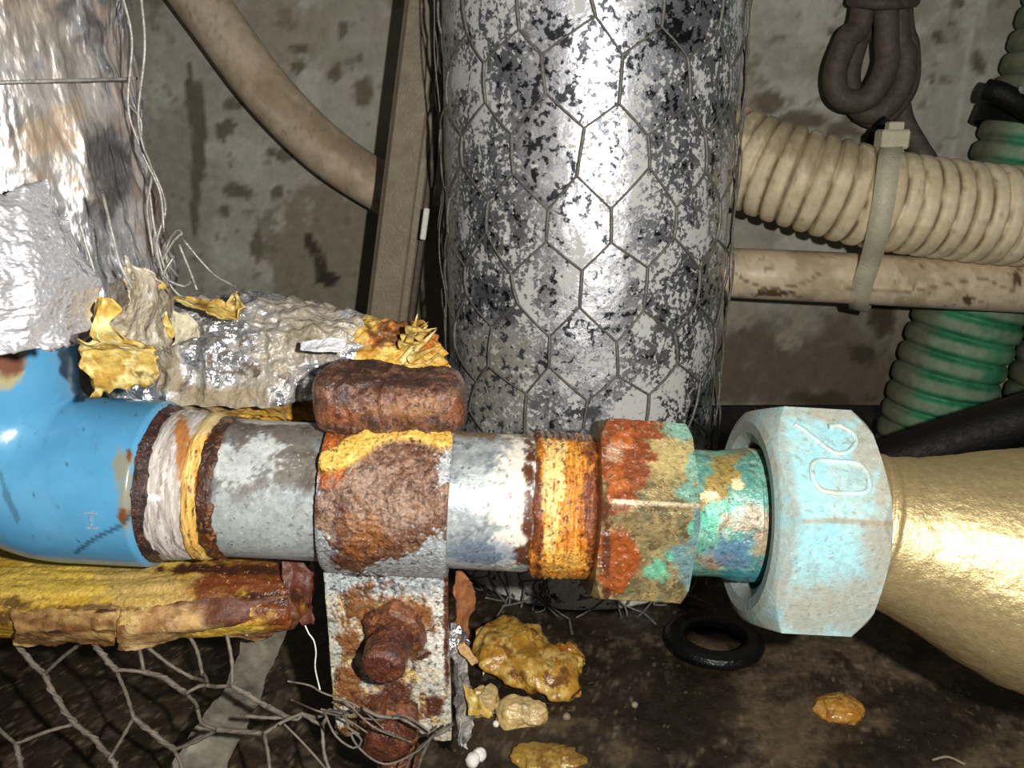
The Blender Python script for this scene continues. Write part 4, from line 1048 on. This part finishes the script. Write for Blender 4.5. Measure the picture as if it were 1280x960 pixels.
# black strap on the green hose
st = thing('hose_strap', 'black strap with metal clip round the green hose', 'strap', P(1270, 150, 350))
hcx = P(1298, 158, 373); hax = P(1330, 90, 373) - P(1270, 230, 373); hfr = frame(hax, np.array([0, -1.0, 0]))
V, N, Fc, S, PH = lathe([(-3.6, 25.5), (-3.6, 27), (3.6, 27), (3.6, 25.5), (-3.6, 25.5)], 90, hcx, hfr, 2); mk('strap_ring', V, Fc, M['matte_black'], st, sharp=30)
V, N, Fc = tube(smooth_path([P(1233, 112, 345), P(1250, 116, 341), P(1275, 130, 339), P(1305, 150, 340)], 1), 4.2, 16, squash=(1, .8)); mk('strap_tail', V, Fc, M['matte_black'], st)
Vb, Fb = box(P(1279, 117, 338), X3 * 2.6, Y3 * 1.6, Z3 * 3.2, .6); mk('metal_clip', Vb, Fb, M['wire'], st, smooth=False)

# black hose behind nut and valve
V, N, Fc = tube(smooth_path([P(1060, 600, 268), P(1120, 576, 262), P(1200, 548, 256), P(1300, 518, 250), P(1500, 460, 244), P(1900, 380, 240)], 1.5), 8.5, 30)
o = mk('rubber_hose', V, Fc, M['matte_black']); tag(o, 'black rubber hose passing behind the nut and brass valve body', 'hose')

# ================================================================== ON THE FLOOR
wc = F(892, 800, 2.5)
wfr = frame(np.array([.02, .10, 1.0]), np.array([0, -1.0, 0]))
V, N, Fc, S, PH = lathe([(-1.8, 9.2), (-2.2, 10.5), (-2.2, 13.4), (-1.4, 14.9), (0, 15.4), (1.4, 14.9), (2.2, 13.4), (2.2, 10.5), (1.6, 9.2), (0, 8.6), (-1.8, 9.2)], 120, wc, wfr, .4)
o = mk('rubber_washer', V, Fc, M['black']); tag(o, 'flat black rubber ring washer lying on the muddy floor', 'washer')

def p_wool(V, seed=0):
    p = Paint(V, (206, 160, 66), .3); p.seed = seed * 31 + 5; p.noise((182, 130, 44), .52, .08, 5); p.noise((226, 192, 110), .57, .06, 3); p.noise((130, 84, 36), .63, .05, 4); return p
# large clump
wl = thing('wool_clump', 'largest wet yellow glass wool clump right of the bracket', 'debris', F(665, 830, 0), 'wool scraps on the floor')
pts = [F(602, 790, 7), F(625, 802, 6), F(655, 822, 5), (F(690, 845, 4)), F(722, 868, 2.5)]
V, N, Fc = tube(smooth_path(pts, .5), lambda a: .4 + 7.6 * np.clip(np.sin(np.clip(a / a[-1], 0, 1) ** .8 * math.pi), 0, 1) ** .5, 110, squash=(.55, 1.3))
V += N * (9 * (fbm(V, 9, 3, 6) - .5) + 2.4 * (ridged(V, 7, 2, 8) - .6))[:, None]
mk('wool_body', V, Fc, M['wet_wool'], wl, p_wool(V, 1))
for q, (bx, by, dx, dy) in enumerate(((612, 815, -8, 30), (640, 832, -4, 24))):
    a_, b_ = F(bx, by, 3.5), F(bx + dx, by + dy, 1.2)
    V, N, Fc = tube(smooth_path([a_ * 1.3 - b_ * .3, a_, (a_ + b_) / 2 + [0, 0, 1], b_], .6), lambda a: 2.4 * (1 - a / a[-1]) + .15, 14)
    V += N * (1.2 * (fbm(V, 2.5, 3, q) - .5))[:, None]; mk('wool_tuft', V, Fc, M['wet_wool'], wl, p_wool(V, q))
V, Fc = lump(F(708, 828, 3), (6, 5, 5), 50, .55, 5, 5); p = p_wool(V, 2); p.blobs([(700, 815, 20, 14)], (170, 98, 34), na=.8); mk('wool_lobe', V, Fc, M['wet_wool'], wl, p)
for k, (px, py, r, lab, pale) in enumerate(((652, 892, (6, 5, 4), 'pale crumbly wool scrap in front of the large clump', 1), (685, 950, (8, 5, 2.2), 'flat sodden wool scrap at the bottom edge of the picture', 0), (1050, 885, (7, 6, 3.0), 'amber wool lump half sunk in the mud below the nut', 0), (603, 880, (4, 4, 5), 'small ragged pale scrap leaning at the foot of the bracket', 1))):
    V, Fc = lump(F(px, py, r[2] * .3), r, 60, .3 if k == 2 else .6, 5, 21 + k); p = p_wool(V, 5 + k)
    if pale: p.apply(np.full(len(V), .55), (222, 204, 150), .55)
    if k == 2: p.apply(np.full(len(V), .5), (176, 116, 44), .25)
    if k == 1: p.apply(np.full(len(V), .6), (134, 106, 44), .3)
    o = mk('wool_clump', V, Fc, M['wet_wool'], None, p); tag(o, lab, 'debris', 'wool scraps on the floor')
for (px, py, r, lab) in ((591, 950, 1.9, 'round white foam bead on the mud, left of the pair'), (599, 943, 1.8, 'round white foam bead on the mud, right of the pair'), (620, 905, .9, 'tiny white speck beside the pale wool scrap'), (708, 896, 1.1, 'tiny pale grain on the mud right of the wool scraps'), (793, 881, 1.0, 'small grey grain on the bare mud')):
    V, Fc = lump(F(px, py, r * .6), (r, r, r), 16, .25, 1.5, int(px)); o = mk('foam_bead', V, Fc, M['white_bit'] if px < 700 else M['trunk']); tag(o, lab, 'debris', 'pale specks on the mud')
# shredded foil beside the bracket
sf = thing('foil_shred', 'shredded strip of foil hanging beside the bracket plate', 'debris', P(580, 935, 150))
sheet('foil_strip', [[(566, 780, 147), (590, 790, 149)], [(564, 830, 146), (584, 850, 149)], [(567, 880, 146), (590, 885, 150)], [(568, 925, 147), (588, 936, 150)]], M['crumple'], lambda V: p_foil(V), sf, 1.2, 5, 91, n=44, rag=2.5)
sheet('wool_scrap', [[(578, 860, 147), (592, 866, 148)], [(582, 892, 146), (612, 896, 149)]], M['paper'], p_yellow, sf, 1.0, 4, 95, n=24, rag=2)
sheet('wood_sliver', [[(572, 806, 146), (580, 802, 146)], [(590, 828, 147), (598, 824, 147)]], M['paper'], lambda V: Paint(V, (196, 158, 104), .6), sf, .3, 4, 97, n=16, rag=.6, th=1)
# strip of grubby brown lath right of the plate
sheet('rust_strip', [[(566, 705, 149), (588, 730, 152)], [(566, 760, 149), (590, 765, 152)], [(566, 800, 149), (580, 806, 152)]], M['paper'], lambda V: Paint(V, (140, 88, 52), .6), sf, .8, 5, 99, n=30, rag=1.6)
# plastic film strip at lower left
fs = thing('plastic_strip', 'cloudy grey strip of plastic film under the netting', 'debris', F(300, 880, 0))
sheet('film_sheet', [[(310, 785, 158), (362, 782, 158)], [(285, 850, 160), (330, 855, 162)], [(245, 905, 160), (300, 920, 162)], [(200, 985, 146), (270, 990, 146)]], M['film'], lambda V: Paint(V, (150, 144, 128), .4), fs, 1.5, 10, 103, n=50, rag=1.0, th=.25)
# bristle-like white wire beside the bracket
V, N, Fc = tube(smooth_path([P(379, 776, 150), P(386, 792, 149), P(392, 800, 149), P(395, 815, 149), P(394, 835, 149), P(400, 862, 149)], 1), .17, 6)
o = mk('loose_wire', V, Fc, M['white_bit']); tag(o, 'single curved white thread in the dark left of the bracket', 'wire')
# dried grass-like stalk and small twig on the right
V, N, Fc = tube(smooth_path([F(1165, 950, 1), F(1185, 946, 2), F(1205, 955, 1)], 1), .35, 6); o = mk('dry_stalk', V, Fc, M['trunk']); tag(o, 'short pale dry stalk on the mud at lower right', 'debris')
